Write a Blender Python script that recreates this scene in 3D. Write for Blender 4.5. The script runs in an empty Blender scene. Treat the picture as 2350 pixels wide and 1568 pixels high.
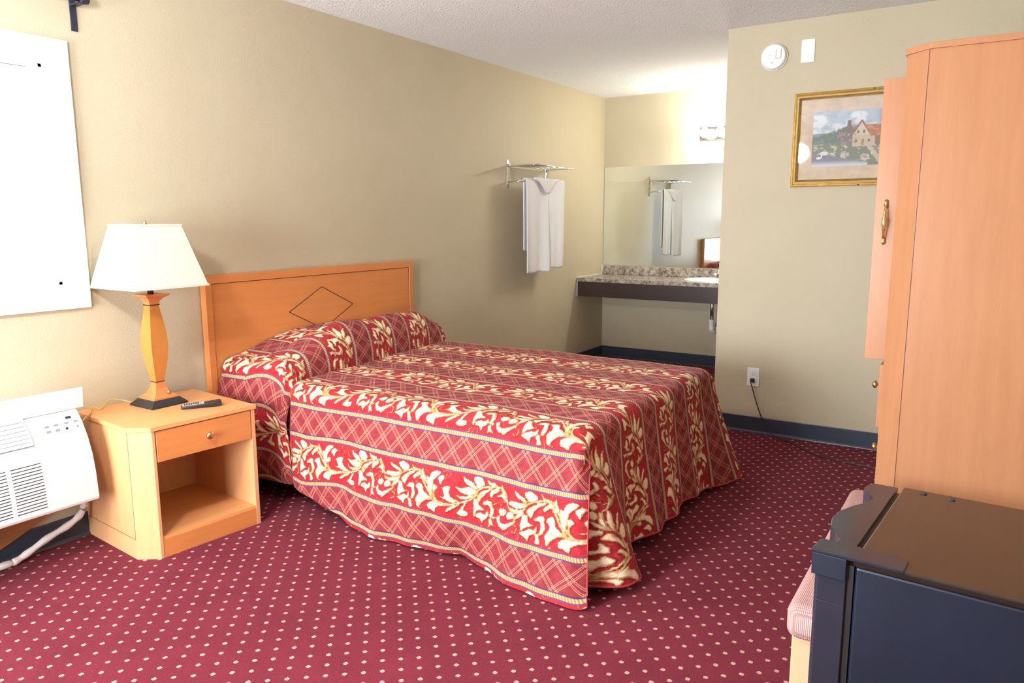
import bpy, bmesh, math, random
import numpy as np
from mathutils import Vector, Matrix, noise as mnoise
random.seed(7); PI = math.pi
scn = bpy.context.scene
COL = scn.collection

# ------------------------------------------------------------------ materials
def srgb(r, g, b):
    f = lambda c: (c/255/12.92) if c/255 <= .04045 else ((c/255+.055)/1.055)**2.4
    return (f(r), f(g), f(b), 1)

class NT:
    """small helper to write node trees"""
    def __init__(s, name):
        s.m = bpy.data.materials.new(name); s.m.use_nodes = True
        s.t = s.m.node_tree; s.n = s.t.nodes; s.b = s.n['Principled BSDF']; s.out = s.n['Material Output']
    def add(s, typ, **kw):
        n = s.n.new(typ)
        for k, v in kw.items(): setattr(n, k, v)
        return n
    def lk(s, a, b): s.t.links.new(a, b)
    def math(s, op, a, b=None, c=None, clamp=False):
        n = s.add('ShaderNodeMath', operation=op); n.use_clamp = clamp
        for i, v in enumerate((a, b, c)):
            if v is None: continue
            if isinstance(v, (int, float)): n.inputs[i].default_value = v
            else: s.lk(v, n.inputs[i])
        return n.outputs[0]
    def mix(s, fac, a, b, blend='MIX'):
        n = s.add('ShaderNodeMix', data_type='RGBA', blend_type=blend)
        for i, v in ((0, fac), (6, a), (7, b)):
            if isinstance(v, (int, float)): n.inputs[i].default_value = v
            elif isinstance(v, tuple): n.inputs[i].default_value = v
            else: s.lk(v, n.inputs[i])
        return n.outputs[2]
    def noise(s, vec, scale, detail=2, rough=.5):
        n = s.add('ShaderNodeTexNoise'); n.inputs['Scale'].default_value = scale
        n.inputs['Detail'].default_value = detail; n.inputs['Roughness'].default_value = rough
        if vec is not None: s.lk(vec, n.inputs['Vector'])
        return n.outputs['Fac']
    def coord(s, which='Object'):
        return s.add('ShaderNodeTexCoord').outputs[which]
    def mapping(s, vec, scale=(1, 1, 1), rot=(0, 0, 0), loc=(0, 0, 0)):
        n = s.add('ShaderNodeMapping'); n.inputs['Scale'].default_value = scale
        n.inputs['Rotation'].default_value = rot; n.inputs['Location'].default_value = loc
        s.lk(vec, n.inputs['Vector']); return n.outputs[0]
    def maprange(s, v, a, b, c, d, smooth=False):
        n = s.add('ShaderNodeMapRange', interpolation_type='SMOOTHSTEP' if smooth else 'LINEAR')
        s.lk(v, n.inputs[0])
        for i, x in enumerate((a, b, c, d)): n.inputs[i+1].default_value = x
        return n.outputs[0]
    def bump(s, h, strength, dist):
        n = s.add('ShaderNodeBump'); n.inputs['Strength'].default_value = strength
        n.inputs['Distance'].default_value = dist; s.lk(h, n.inputs['Height'])
        s.lk(n.outputs[0], s.b.inputs['Normal'])
    def set(s, **kw):
        for k, v in kw.items():
            i = s.b.inputs[k.replace('_', ' ')]
            if hasattr(v, 'is_linked') or isinstance(v, bpy.types.NodeSocket): s.lk(v, i)
            else: i.default_value = v
        return s

def plain(name, col, rough=.5, metal=0, spec=.5, nscale=0, nstr=.06, bump=0, coat=0):
    t = NT(name)
    co = t.coord()
    nz = t.noise(co, nscale or 40, 3)
    c = t.mix(t.maprange(nz, .3, .7, 0, 1), tuple([x*(1-nstr) for x in col[:3]]+[1]), tuple([min(1, x*(1+nstr)) for x in col[:3]]+[1]))
    t.set(Base_Color=c, Roughness=rough, Metallic=metal, Specular_IOR_Level=spec, Coat_Weight=coat)
    if bump: t.bump(nz, .4, bump)
    return t.m

def wood(name, col, dark, axis='z', rough=.35, scale=1.0):
    t = NT(name); co = t.coord()
    sc = {'x': (1.2, 14, 14), 'z': (14, 14, 1.2), 'y': (14, 1.2, 14)}[axis]
    v = t.mapping(co, scale=tuple(k*scale for k in sc))
    n1 = t.noise(v, 2.2, 5, .6); n2 = t.noise(v, 14, 3, .6); n3 = t.noise(co, 2.2, 2)
    c = t.mix(t.maprange(n1, .3, .72, 0, .75), col, dark)
    c = t.mix(t.math('MULTIPLY', t.maprange(n2, .45, .75, 0, 1), .3), c, dark)
    c = t.mix(t.math('MULTIPLY', n3, .25), c, (min(1, col[0]*1.15), col[1]*1.15, col[2]*1.2, 1))
    t.set(Base_Color=c, Roughness=rough, Specular_IOR_Level=.5)
    t.bump(n2, .05, .002)
    return t.m

def mat_wall():
    t = NT('beige_orange_peel_paint'); co = t.coord()
    a = t.noise(co, 130, 3, .55); b = t.noise(co, 40, 2)
    h = t.math('ADD', t.maprange(a, .38, .62, 0, 1, True), t.math('MULTIPLY', b, .8))
    c = t.mix(t.maprange(t.noise(co, 3, 3), .3, .7, 0, 1), (.525, .458, .320, 1), (.550, .480, .340, 1))
    t.set(Base_Color=c, Roughness=.55, Specular_IOR_Level=.28)
    t.bump(h, .17, .002); return t.m
def mat_ceiling():
    t = NT('white_popcorn_ceiling'); co = t.coord()
    v = t.add('ShaderNodeTexVoronoi', feature='SMOOTH_F1'); v.inputs['Scale'].default_value = 95; v.inputs['Smoothness'].default_value = .4
    t.lk(co, v.inputs['Vector'])
    h = t.math('ADD', t.math('MULTIPLY', v.outputs['Distance'], -1.4), t.noise(co, 180, 3, .7))
    t.set(Base_Color=(.89, .915, .93, 1), Roughness=.95, Specular_IOR_Level=.1)
    t.bump(h, .5, .006); return t.m
def mat_carpet():
    t = NT('burgundy_pindot_carpet'); co = t.coord()
    ox, oy, ang = .927, -.799, math.radians(4)
    sep = t.add('ShaderNodeSeparateXYZ'); t.lk(co, sep.inputs[0])
    dx = t.math('SUBTRACT', sep.outputs[0], ox); dy = t.math('SUBTRACT', sep.outputs[1], oy)
    ca, sa = math.cos(ang), math.sin(ang)
    # tiny wobble so that tufts look hand made
    wob = t.math('MULTIPLY', t.math('SUBTRACT', t.noise(co, 60, 1), .5), .0025)
    x = t.math('ADD', t.math('SUBTRACT', t.math('MULTIPLY', dx, ca), t.math('MULTIPLY', dy, sa)), wob)
    y = t.math('ADD', t.math('ADD', t.math('MULTIPLY', dx, sa), t.math('MULTIPLY', dy, ca)), wob)
    PX, PY = .0772, .0788
    masks = []
    for off in (0, .5):
        fx = t.math('ADD', t.math('DIVIDE', x, PX), off+.5); fy = t.math('ADD', t.math('DIVIDE', y, PY), off+.5)
        cx = t.math('MULTIPLY', t.math('SUBTRACT', t.math('FRACT', fx), .5), PX)
        cy = t.math('MULTIPLY', t.math('SUBTRACT', t.math('FRACT', fy), .5), PY)
        ax = t.math('ABSOLUTE', cx); ay = t.math('ABSOLUTE', cy)
        # slightly diamond rounded square
        r = t.math('ADD', t.math('MULTIPLY', t.math('MAXIMUM', ax, ay), .75), t.math('MULTIPLY', t.math('ADD', ax, ay), .25))
        m = t.maprange(r, .0062, .0082, 1, 0, True)
        bars = t.maprange(t.math('SINE', t.math('MULTIPLY', cx, 2*PI/.0044)), -.9, .1, .28, 1)
        masks.append(t.math('MULTIPLY', m, bars))
    mk = t.math('MAXIMUM', masks[0], masks[1])
    fz = t.noise(co, 300, 4, .75); big = t.noise(co, 6, 3); dk = t.noise(co, 130, 2, .6)
    mk = t.math('MULTIPLY', mk, t.maprange(fz, .34, .58, .35, 1))
    base = t.mix(t.maprange(fz, .36, .64, 0, 1), (.088, .007, .014, 1), (.208, .019, .038, 1))
    base = t.mix(t.math('MULTIPLY', t.maprange(big, .35, .65, 0, 1), .2), base, (.25, .026, .048, 1))
    base = t.mix(t.maprange(dk, .63, .68, 0, .75), base, (.07, .012, .03, 1))
    c = t.mix(mk, base, (.80, .58, .44, 1))
    t.set(Base_Color=c, Roughness=.95, Specular_IOR_Level=.1, Sheen_Weight=.04, Sheen_Roughness=.5)
    t.bump(fz, .6, .004); return t.m

def mat_spread():
    t = NT('red_gold_acanthus_brocade')
    uv = t.add('ShaderNodeAttribute', attribute_name='fabric'); at = t.add('ShaderNodeAttribute', attribute_name='motif')
    s = t.add('ShaderNodeSeparateXYZ'); t.lk(uv.outputs['Vector'], s.inputs[0]); u, v = s.outputs[0], s.outputs[1]
    m = t.add('ShaderNodeSeparateXYZ'); t.lk(at.outputs['Vector'], m.inputs[0]); sdf, shade, ed = m.outputs[0], m.outputs[1], m.outputs[2]
    P = .353
    fv = t.math('MULTIPLY', t.math('FRACT', t.math('ADD', t.math('DIVIDE', v, P), 10)), P)
    co = t.add('ShaderNodeCombineXYZ'); t.lk(u, co.inputs[0]); t.lk(v, co.inputs[1]); uvv = co.outputs[0]
    def band(a, b, e=.0012):
        return t.math('MULTIPLY', t.maprange(fv, a-e, a+e, 0, 1), t.maprange(fv, b-e, b+e, 1, 0))
    fine = t.noise(uvv, 260, 3, .6); med = t.noise(uvv, 45, 3, .6); big = t.noise(uvv, 12, 2)
    # red ground
    red = t.mix(t.maprange(med, .3, .7, 0, 1), (.31, .012, .020, 1), (.42, .024, .032, 1))
    # floral leaves: cream heart, tan edges, brown outline
    rag = t.noise(uvv, 85, 3, .65)
    sdf = t.math('ADD', sdf, t.math('MULTIPLY', t.math('SUBTRACT', rag, .49), .0125))
    ed = t.math('ADD', ed, t.math('MULTIPLY', t.math('SUBTRACT', rag, .5), .004))
    inside = t.maprange(sdf, -.0004, .0009, 0, 1)
    core = t.maprange(t.math('ADD', sdf, t.math('MULTIPLY', t.math('SUBTRACT', med, .5), .012)), .0002, .0068, 0, 1)
    leaf = t.mix(core, (.56, .30, .12, 1), (.92, .79, .56, 1))
    leaf = t.mix(t.maprange(ed, .0003, .0030, .80, 0), leaf, (.42, .19, .06, 1))
    vein = t.math('ABSOLUTE', t.math('SUBTRACT', t.noise(uvv, 55, 2), .5))
    leaf = t.mix(t.maprange(vein, .004, .030, .55, 0), leaf, (.62, .36, .15, 1))
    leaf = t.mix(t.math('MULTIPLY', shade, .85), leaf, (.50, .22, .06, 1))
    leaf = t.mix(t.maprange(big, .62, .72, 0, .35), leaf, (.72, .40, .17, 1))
    out = t.math('MULTIPLY', t.maprange(sdf, -.0022, -.0004, 0, 1), t.maprange(fine, .42, .55, 0, .6))
    flo = t.mix(out, red, (.13, .025, .02, 1))
    flo = t.mix(inside, flo, leaf)
    # thin gold tendrils scattered on the ground
    w = t.math('ABSOLUTE', t.math('SUBTRACT', t.noise(uvv, 21, 1), .5))
    td = t.math('MULTIPLY', t.maprange(w, .004, .011, 1, 0), t.math('MULTIPLY', t.maprange(sdf, -.011, -.005, 1, 0), t.maprange(big, .52, .6, 0, .75)))
    flo = t.mix(td, flo, (.62, .33, .10, 1))
    # lattice band
    LU, LV, mid = .092, .106, .2715
    lu = t.math('DIVIDE', u, LU); lv = t.math('DIVIDE', t.math('SUBTRACT', fv, mid), LV)
    lines = None
    for sg in (1, -1):
        q = t.math('ADD', lu, t.math('MULTIPLY', lv, sg))
        f = t.math('ABSOLUTE', t.math('SUBTRACT', t.math('FRACT', t.math('ADD', q, 20)), .5))   # .5 at crossing lines
        for c0 in (.425, .355):
            l = t.maprange(t.math('ABSOLUTE', t.math('SUBTRACT', f, c0)), .006, .016, 1, 0)
            lines = l if lines is None else t.math('MAXIMUM', lines, l)
    lat = t.mix(t.maprange(med, .35, .7, 0, 1), (.205, .018, .026, 1), (.27, .032, .038, 1))
    chk = t.maprange(t.math('SINE', t.math('MULTIPLY', u, 1500)), -.2, .6, 0, .12)
    lat = t.mix(chk, lat, (.42, .09, .09, 1))
    lat = t.mix(t.math('MULTIPLY', lines, t.maprange(fine, .3, .5, .3, .8)), lat, (.74, .37, .24, 1))
    # gold rope borders
    g = None
    rope = t.math('SINE', t.math('ADD', t.math('MULTIPLY', u, 2*PI/.0085), t.math('MULTIPLY', fv, 180)))
    gold = t.mix(t.maprange(rope, -.5, .6, 0, 1), (.36, .14, .04, 1), (.76, .53, .22, 1))
    gold = t.mix(t.maprange(fine, .48, .60, 0, .65), gold, (.40, .17, .05, 1))
    gold = t.mix(t.maprange(med, .55, .65, 0, .5), gold, (.45, .22, .08, 1))
    blue = (.075, .05, .20, 1)
    c = t.mix(band(.2, .343), flo, lat)
    for a, b in ((.190, .215), (.328, .353)):
        c = t.mix(band(a, b), c, blue)
        c = t.mix(band(a+.0048, b-.0048), c, gold)
    t.set(Base_Color=c, Roughness=.75, Specular_IOR_Level=.18, Sheen_Weight=.03)
    # quilting
    puff = t.maprange(sdf, -.006, .008, 0, 1, True)
    qd = t.math('ABSOLUTE', t.math('SUBTRACT', t.math('FRACT', t.math('ADD', lu, 20)), .5))
    h = t.math('ADD', t.math('MULTIPLY', puff, band(0, .19)), t.math('MULTIPLY', t.math('MULTIPLY', qd, 2), band(.215, .328)))
    h = t.math('ADD', h, t.math('MULTIPLY', big, 1.4))
    h = t.math('ADD', h, t.math('MULTIPLY', fine, .08))
    t.bump(h, .7, .010); return t.m

def mat_granite():
    t = NT('mottled_brown_laminate'); co = t.coord()
    a = t.noise(co, 26, 4, .65); b = t.noise(co, 70, 3, .6)
    c = t.mix(t.maprange(a, .36, .62, 0, 1), (.13, .085, .065, 1), (.46, .40, .32, 1))
    c = t.mix(t.maprange(b, .55, .66, 0, .7), c, (.52, .47, .40, 1))
    c = t.mix(t.maprange(b, .30, .42, .6, 0), c, (.09, .06, .05, 1))
    t.set(Base_Color=c, Roughness=.25); return t.m
def mat_towel():
    t = NT('white_terry'); co = t.coord()
    n = t.noise(co, 380, 3, .7)
    t.set(Base_Color=(.86, .86, .90, 1), Roughness=.9, Sheen_Weight=.4, Specular_IOR_Level=.1)
    t.bump(n, .7, .004); return t.m
def mat_weave():
    t = NT('mauve_woven_upholstery'); co = t.coord()
    w1 = t.add('ShaderNodeTexWave'); w1.inputs['Scale'].default_value = 75; w1.bands_direction = 'X'
    w2 = t.add('ShaderNodeTexWave'); w2.inputs['Scale'].default_value = 75; w2.bands_direction = 'Y'
    t.lk(co, w1.inputs['Vector']); t.lk(co, w2.inputs['Vector'])
    m = t.math('MULTIPLY', w1.outputs['Fac'], w2.outputs['Fac'])
    c = t.mix(t.maprange(m, .05, .5, 0, 1), (.34, .17, .155, 1), (.62, .40, .37, 1))
    t.set(Base_Color=c, Roughness=.85, Specular_IOR_Level=.2); t.bump(m, .5, .002); return t.m
def mat_emit(name, col, strength):
    t = NT(name); t.set(Base_Color=(.9, .9, .9, 1)); t.b.inputs['Emission Color'].default_value = col
    t.b.inputs['Emission Strength'].default_value = strength; return t.m
def mat_vertexcolor(name, attr):
    t = NT(name); a = t.add('ShaderNodeAttribute', attribute_name=attr)
    n = t.noise(t.coord(), 300, 2)
    c = t.mix(t.math('MULTIPLY', n, .12), a.outputs['Color'], (.7, .68, .66, 1))
    t.set(Base_Color=c, Roughness=.6, Specular_IOR_Level=.2); return t.m
def mat_glass(name, rough=.02, refl=.12):
    t = NT(name)
    tr = t.add('ShaderNodeBsdfTransparent'); gl = t.add('ShaderNodeBsdfGlossy'); gl.inputs['Roughness'].default_value = rough
    mx = t.add('ShaderNodeMixShader'); fr = t.add('ShaderNodeFresnel'); fr.inputs['IOR'].default_value = 1.5
    t.lk(fr.outputs[0], mx.inputs[0]); t.lk(tr.outputs[0], mx.inputs[1]); t.lk(gl.outputs[0], mx.inputs[2])
    t.lk(mx.outputs[0], t.out.inputs['Surface']); return t.m
def mat_mirror():
    t = NT('mirror_silver'); n = t.noise(t.coord(), 2, 1)
    t.set(Base_Color=t.mix(n, (.80, .85, .83, 1), (.82, .86, .84, 1)), Metallic=1.0, Roughness=.015); return t.m
def mat_slat():
    t = NT('white_blind_slat')
    d = t.add('ShaderNodeBsdfTranslucent'); d.inputs[0].default_value = (.9, .9, .9, 1)
    mx = t.add('ShaderNodeMixShader'); mx.inputs[0].default_value = .45
    t.set(Base_Color=(.88, .88, .88, 1), Roughness=.5)
    t.lk(t.b.outputs[0], mx.inputs[1]); t.lk(d.outputs[0], mx.inputs[2]); t.lk(mx.outputs[0], t.out.inputs['Surface']); return t.m
def mat_shade():
    t = NT('cream_lampshade_cloth')
    d = t.add('ShaderNodeBsdfTranslucent'); d.inputs[0].default_value = (.9, .87, .78, 1)
    mx = t.add('ShaderNodeMixShader'); mx.inputs[0].default_value = .3
    n = t.noise(t.mapping(t.coord(), scale=(1, 1, 1)), 500, 2)
    t.set(Base_Color=(.86, .83, .75, 1), Roughness=.8, Specular_IOR_Level=.2); t.bump(n, .2, .001)
    t.lk(t.b.outputs[0], mx.inputs[1]); t.lk(d.outputs[0], mx.inputs[2]); t.lk(mx.outputs[0], t.out.inputs['Surface']); return t.m

M = dict(
    wall=mat_wall(), ceil=mat_ceiling(), carpet=mat_carpet(), spread=mat_spread(), granite=mat_granite(), towel=mat_towel(),
    weave=mat_weave(), mirror=mat_mirror(), glass=mat_glass('clear_pane'), slat=mat_slat(), shade=mat_shade(),
    base=plain('navy_black_vinyl', (.036, .050, .078, 1), .33, nscale=30),
    trim=plain('white_trim_paint', (.88, .88, .88, 1), .4, nstr=.01),
    woodx=wood('maple_laminate_horizontal', (.66, .245, .075, 1), (.56, .19, .052, 1), 'x'),
    woodz=wood('maple_laminate_vertical', (.70, .37, .175, 1), (.62, .30, .125, 1), 'z', .33),
    woodarm=wood('maple_laminate_pink_reflection', (.44, .205, .100, 1), (.37, .158, .072, 1), 'z', .28),  # armoire maple with the pinkish reflected light mixed into its colour
    woody=wood('maple_laminate_top', (.76, .36, .14, 1), (.67, .29, .10, 1), 'x', .33),
    woodpale=wood('pale_maple_leg', (.64, .42, .25, 1), (.57, .35, .19, 1), 'z', .4),
    groove=plain('dark_groove', (.10, .03, .012, 1), .6),
    lampwood=wood('honey_turned_wood', (.52, .205, .045, 1), (.43, .15, .03, 1), 'z', .25),
    lampcap=wood('reddish_lamp_wood', (.62, .20, .06, 1), (.52, .15, .045, 1), 'z', .3),
    black=plain('satin_black', (.018, .018, .020, 1), .35),
    iron=plain('blue_black_iron', (.016, .018, .035, 1), .42),
    fridge=plain('black_side_blue_reflection', (.007, .012, .027, 1), .34, nscale=5, nstr=.2),  # black cabinet; blue daylight reflection from the front window put into the colour
    fridgedoor=plain('black_appliance_door', (.020, .023, .036, 1), .16, nscale=5, nstr=.2),
    fridgetop=plain('black_glossy_top', (.020, .015, .012, 1), .13, spec=.8),
    brass=plain('antique_brass', (.62, .47, .20, 1), .28, 1, nscale=60, nstr=.25),
    chrome=plain('chrome', (.82, .83, .85, 1), .08, 1),
    steel=plain('brushed_steel', (.55, .56, .58, 1), .3, 1),
    plastic=plain('white_plastic', (.84, .84, .84, 1), .35, nstr=.01),
    acwhite=plain('off_white_appliance_plastic', (.70, .71, .71, 1), .45, nstr=.01),
    slot=plain('dark_slot', (.035, .035, .04, 1), .8),
    greyline=plain('pale_grey_print', (.24, .25, .27, 1), .6),
    lcd=plain('dark_display', (.03, .03, .04, 1), .2),
    porcelain=plain('white_porcelain', (.88, .88, .86, 1), .12, nstr=.01),
    espresso=wood('espresso_apron', (.035, .014, .009, 1), (.022, .009, .006, 1), 'y', .35),
    stain=wood('stained_rough_board', (.34, .13, .04, 1), (.10, .035, .015, 1), 'x', .55, .6),
    gold=plain('gilded_moulding', (.62, .40, .12, 1), .30, .75, nscale=25, nstr=.2),
    goldlight=plain('bright_gilt_lip', (.85, .66, .30, 1), .25, .6),
    mat=plain('speckled_tan_mat_board', (.60, .47, .35, 1), .85, nscale=22, nstr=.10),
    painting=mat_vertexcolor('oil_print', 'paint'),
    brasscord=plain('gold_lamp_cord', (.60, .40, .09, 1), .3, spec=.6),
    mattress=plain('mattress_ticking', (.7, .68, .64, 1), .9),
    boxspring=plain('box_spring_cloth', (.10, .09, .09, 1), .9),
    sill=plain('silver_button_plate', (.60, .61, .64, 1), .35, .3),
    tube=plain('white_foam_sleeve', (.80, .77, .76, 1), .7, nscale=25, nstr=.1, bump=.004),
    hem=plain('red_hem_binding', (.40, .03, .04, 1), .7),
    bulb=mat_emit('lit_frosted_globe', (1, .97, .90, 1), 22),
    globe=mat_emit('lit_opal_globe', (1, 1, 1, 1), 215),
    outside=plain('pale_concrete_walk', (.5, .5, .48, 1), .9),
)

# ------------------------------------------------------------------ mesh helpers
def finish(name, bm, mat, parent=None, smooth=False, loc=None, rot=None):
    me = bpy.data.meshes.new(name)
    bm.normal_update(); bm.to_mesh(me); bm.free()
    me.materials.append(mat)
    if smooth:
        for p in me.polygons: p.use_smooth = True
    o = bpy.data.objects.new(name, me); COL.objects.link(o)
    if parent is not None: o.parent = parent
    if loc is not None: o.location = loc
    if rot is not None: o.rotation_euler = rot
    return o
def tag(o, label, cat, group=None):
    o['label'] = label; o['category'] = cat
    if group: o['group'] = group
    return o
def thing(name, label, cat, loc=(0, 0, 0), rz=0, group=None):
    o = bpy.data.objects.new(name, None); COL.objects.link(o)
    o.location = loc; o.rotation_euler = (0, 0, rz); o.empty_display_size = .1
    return tag(o, label, cat, group)
def structure(o): o['kind'] = 'structure'; return o

def box(bm, x0, x1, y0, y1, z0, z1, bev=0, seg=2, mtx=None):
    r = bmesh.ops.create_cube(bm, size=1)
    vs = r['verts']
    for v in vs:
        v.co = Vector((x0+(v.co.x+.5)*(x1-x0), y0+(v.co.y+.5)*(y1-y0), z0+(v.co.z+.5)*(z1-z0)))
    if bev:
        es = list({e for v in vs for e in v.link_edges})
        rr = bmesh.ops.bevel(bm, geom=es, offset=bev, segments=seg, affect='EDGES', profile=.5)
        vs = list({v for f in rr['faces'] for v in f.verts} | {v for v in vs if v.is_valid})
    if mtx is not None:
        for v in vs: v.co = mtx @ v.co
    return vs
def prism(bm, pts, axis, a, b, bev=0):
    """closed polygon pts (2D) extruded along axis between a and b"""
    def P(p, t):
        return {'x': (t, p[0], p[1]), 'y': (p[0], t, p[1]), 'z': (p[0], p[1], t)}[axis]
    va = [bm.verts.new(P(p, a)) for p in pts]; vb = [bm.verts.new(P(p, b)) for p in pts]
    fs = [bm.faces.new(va), bm.faces.new(vb[::-1])]
    n = len(pts)
    for i in range(n): fs.append(bm.faces.new((va[i], vb[i], vb[(i+1) % n], va[(i+1) % n])))
    bmesh.ops.recalc_face_normals(bm, faces=fs)
    if bev:
        es = list({e for f in fs for e in f.edges})
        bmesh.ops.bevel(bm, geom=es, offset=bev, segments=2, affect='EDGES', profile=.5)
def lathe(bm, prof, n=24, axis='z', center=(0, 0, 0), square=False, rot0=0):
    """prof list of (r,h)"""
    rings = []
    c = Vector(center)
    for r, h in prof:
        ring = []
        for i in range(n):
            a = 2*PI*i/n + rot0
            p = (r*math.cos(a), r*math.sin(a), h)
            if axis == 'x': p = (h, p[0], p[1])
            if axis == 'y': p = (p[0], h, p[1])
            ring.append(bm.verts.new(c+Vector(p)))
        rings.append(ring)
    fs = []
    for k in range(len(rings)-1):
        for i in range(n):
            fs.append(bm.faces.new((rings[k][i], rings[k][(i+1) % n], rings[k+1][(i+1) % n], rings[k+1][i])))
    fs.append(bm.faces.new(rings[0][::-1])); fs.append(bm.faces.new(rings[-1]))
    bmesh.ops.recalc_face_normals(bm, faces=fs)
def catmull(pts, sub=6):
    P = [Vector(p) for p in pts]; out = []
    P = [P[0]*2-P[1]]+P+[P[-1]*2-P[-2]]
    for i in range(1, len(P)-2):
        for s in range(sub):
            t = s/sub; a, b, c, d = P[i-1], P[i], P[i+1], P[i+2]
            out.append(.5*((2*b)+(c-a)*t+(2*a-5*b+4*c-d)*t*t+(3*b-a-3*c+d)*t**3))
    out.append(P[-2]); return out
def tube(bm, pts, r, n=10, smoothpath=True, flat=1.0):
    pts = catmull(pts) if smoothpath else [Vector(p) for p in pts]
    rings = []; up = Vector((0, 0, 1))
    for i, p in enumerate(pts):
        d = (pts[min(i+1, len(pts)-1)]-pts[max(i-1, 0)]).normalized()
        u = up if abs(d.z) < .95 else Vector((1, 0, 0))
        s = d.cross(u).normalized(); w = s.cross(d).normalized()
        rr = r(i/(len(pts)-1)) if callable(r) else r
        rings.append([bm.verts.new(p+s*(rr*math.cos(2*PI*k/n))+w*(rr*flat*math.sin(2*PI*k/n))) for k in range(n)])
    fs = []
    for a, b in zip(rings, rings[1:]):
        for k in range(n): fs.append(bm.faces.new((a[k], a[(k+1) % n], b[(k+1) % n], b[k])))
    fs.append(bm.faces.new(rings[0][::-1])); fs.append(bm.faces.new(rings[-1]))
    bmesh.ops.recalc_face_normals(bm, faces=fs)
def cyl(bm, a, b, r, n=16): tube(bm, [a, b], r, n, False)
B = bmesh.new

# ------------------------------------------------------------------ the room (x runs along the bed wall, y=0 is the bed wall)
XB, XP, YP, HC = 6.606, 4.668, -1.735, 2.44
XF, YR = -1.35, -3.62
WX0, WX1, WZ0, WZ1 = .47, 1.586, 1.072, 1.93       # clear opening of the bed-wall window
T = .16
# left wall with window opening
bm = B()
box(bm, XF-T, WX0, 0, T, 0, HC); box(bm, WX1, XB+T, 0, T, 0, HC)
box(bm, WX0, WX1, 0, T, 0, WZ0); box(bm, WX0, WX1, 0, T, WZ1, HC)
structure(finish('wall_left', bm, M['wall']))
bm = B(); box(bm, XB, XB+T, YP-.3, 0, 0, HC); structure(finish('wall_back', bm, M['wall']))
bm = B(); prism(bm, [(XP, YR-.2), (XP, YP), (XB, YP), (XB, YP-.14), (XP+.14, YP-.14), (XP+.14, YR-.2)], 'z', 0, HC)
structure(finish('wall_partition', bm, M['wall']))
bm = B(); box(bm, XF-T, XP+.14, YR-T, YR, 0, HC); structure(finish('wall_right', bm, M['wall']))
# front wall behind the camera with a large window
FY0, FY1, FZ0, FZ1 = -1.95, -.20, .35, 1.74
bm = B()
box(bm, XF-T, XF, YR, FY0, 0, HC); box(bm, XF-T, XF, FY1, 0, 0, HC)
box(bm, XF-T, XF, FY0, FY1, 0, FZ0); box(bm, XF-T, XF, FY0, FY1, FZ1, HC)
structure(finish('wall_front', bm, M['wall']))
bm = B(); box(bm, XF-T, XB+T, YR-T, T, -.12, 0); structure(finish('floor', bm, M['carpet']))
bm = B(); box(bm, XF-T, XB+T, YR-T, T, HC, HC+.12); structure(finish('ceiling', bm, M['ceil']))
# baseboards (vinyl cove: flat with a small toe)
def baseboard(name, p, q, nrm):
    bm = B(); p = Vector(p); q = Vector(q); n = Vector(nrm)
    prof = [(0, 0), (.014, 0), (.012, .006), (.006, .014), (.005, .098), (.003, .102), (0, .102)]
    va = [bm.verts.new((p.x+n.x*a, p.y+n.y*a, h)) for a, h in prof]; vb = [bm.verts.new((q.x+n.x*a, q.y+n.y*a, h)) for a, h in prof]
    fs = [bm.faces.new(va), bm.faces.new(vb[::-1])]
    for i in range(len(prof)): fs.append(bm.faces.new((va[i], vb[i], vb[(i+1) % len(prof)], va[(i+1) % len(prof)])))
    bmesh.ops.recalc_face_normals(bm, faces=fs)
    structure(finish(name, bm, M['base']))
baseboard('baseboard_left', (XF, 0), (XB, 0), (0, -1))
baseboard('baseboard_back', (XB, 0), (XB, YP), (-1, 0))
baseboard('baseboard_partition', (XP, YP), (XP, YR), (-1, 0))
baseboard('baseboard_right', (XF, YR), (XP, YR), (0, 1))

# window 1 (bed wall): casing, frame, pane, blind
bm = B(); w = .1
ox0, ox1, oz0, oz1 = WX0-w, WX1+w, WZ0-w, WZ1+w
for a in ((ox0, WX0, oz0, oz1), (WX1, ox1, oz0, oz1), (WX0, WX1, oz0, WZ0), (WX0, WX1, WZ1, oz1)):
    box(bm, a[0], a[1], -.02, 0, a[2], a[3], .002, 1)
for a in ((WX0-.001, WX0+.012, WZ0, WZ1), (WX1-.012, WX1+.001, WZ0, WZ1), (WX0, WX1, WZ0, WZ0+.012), (WX0, WX1, WZ1-.012, WZ1)):
    box(bm, a[0], a[1], 0, T, a[2], a[3])
w1 = structure(finish('window_1', bm, M['trim']))
bm = B()
for a in ((WX0+.012, WX0+.05, WZ0+.012, WZ1-.012), (WX1-.05, WX1-.012, WZ0+.012, WZ1-.012), (WX0+.05, WX1-.05, WZ0+.012, WZ0+.05), (WX0+.05, WX1-.05, WZ1-.05, WZ1-.012), (WX0+.53, WX0+.56, WZ0+.05, WZ1-.05)):
    box(bm, a[0], a[1], .095, .125, a[2], a[3])
finish('window_frame', bm, M['trim'], w1)
bm = B(); box(bm, WX0+.05, WX1-.05, .108, .112, WZ0+.05, WZ1-.05); finish('pane', bm, M['glass'], w1)
bl = thing('mini_blind', 'white mini blind with thin horizontal slats in the window above the wall air conditioner', 'blind', ((WX0+WX1)/2, .05, 0))
bm = B(); box(bm, -.525, .525, -.02, .02, WZ1-.045, WZ1-.014, .002, 1); finish('head_rail', bm, M['trim'], bl)
bm = B()
z = WZ0+.03
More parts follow.
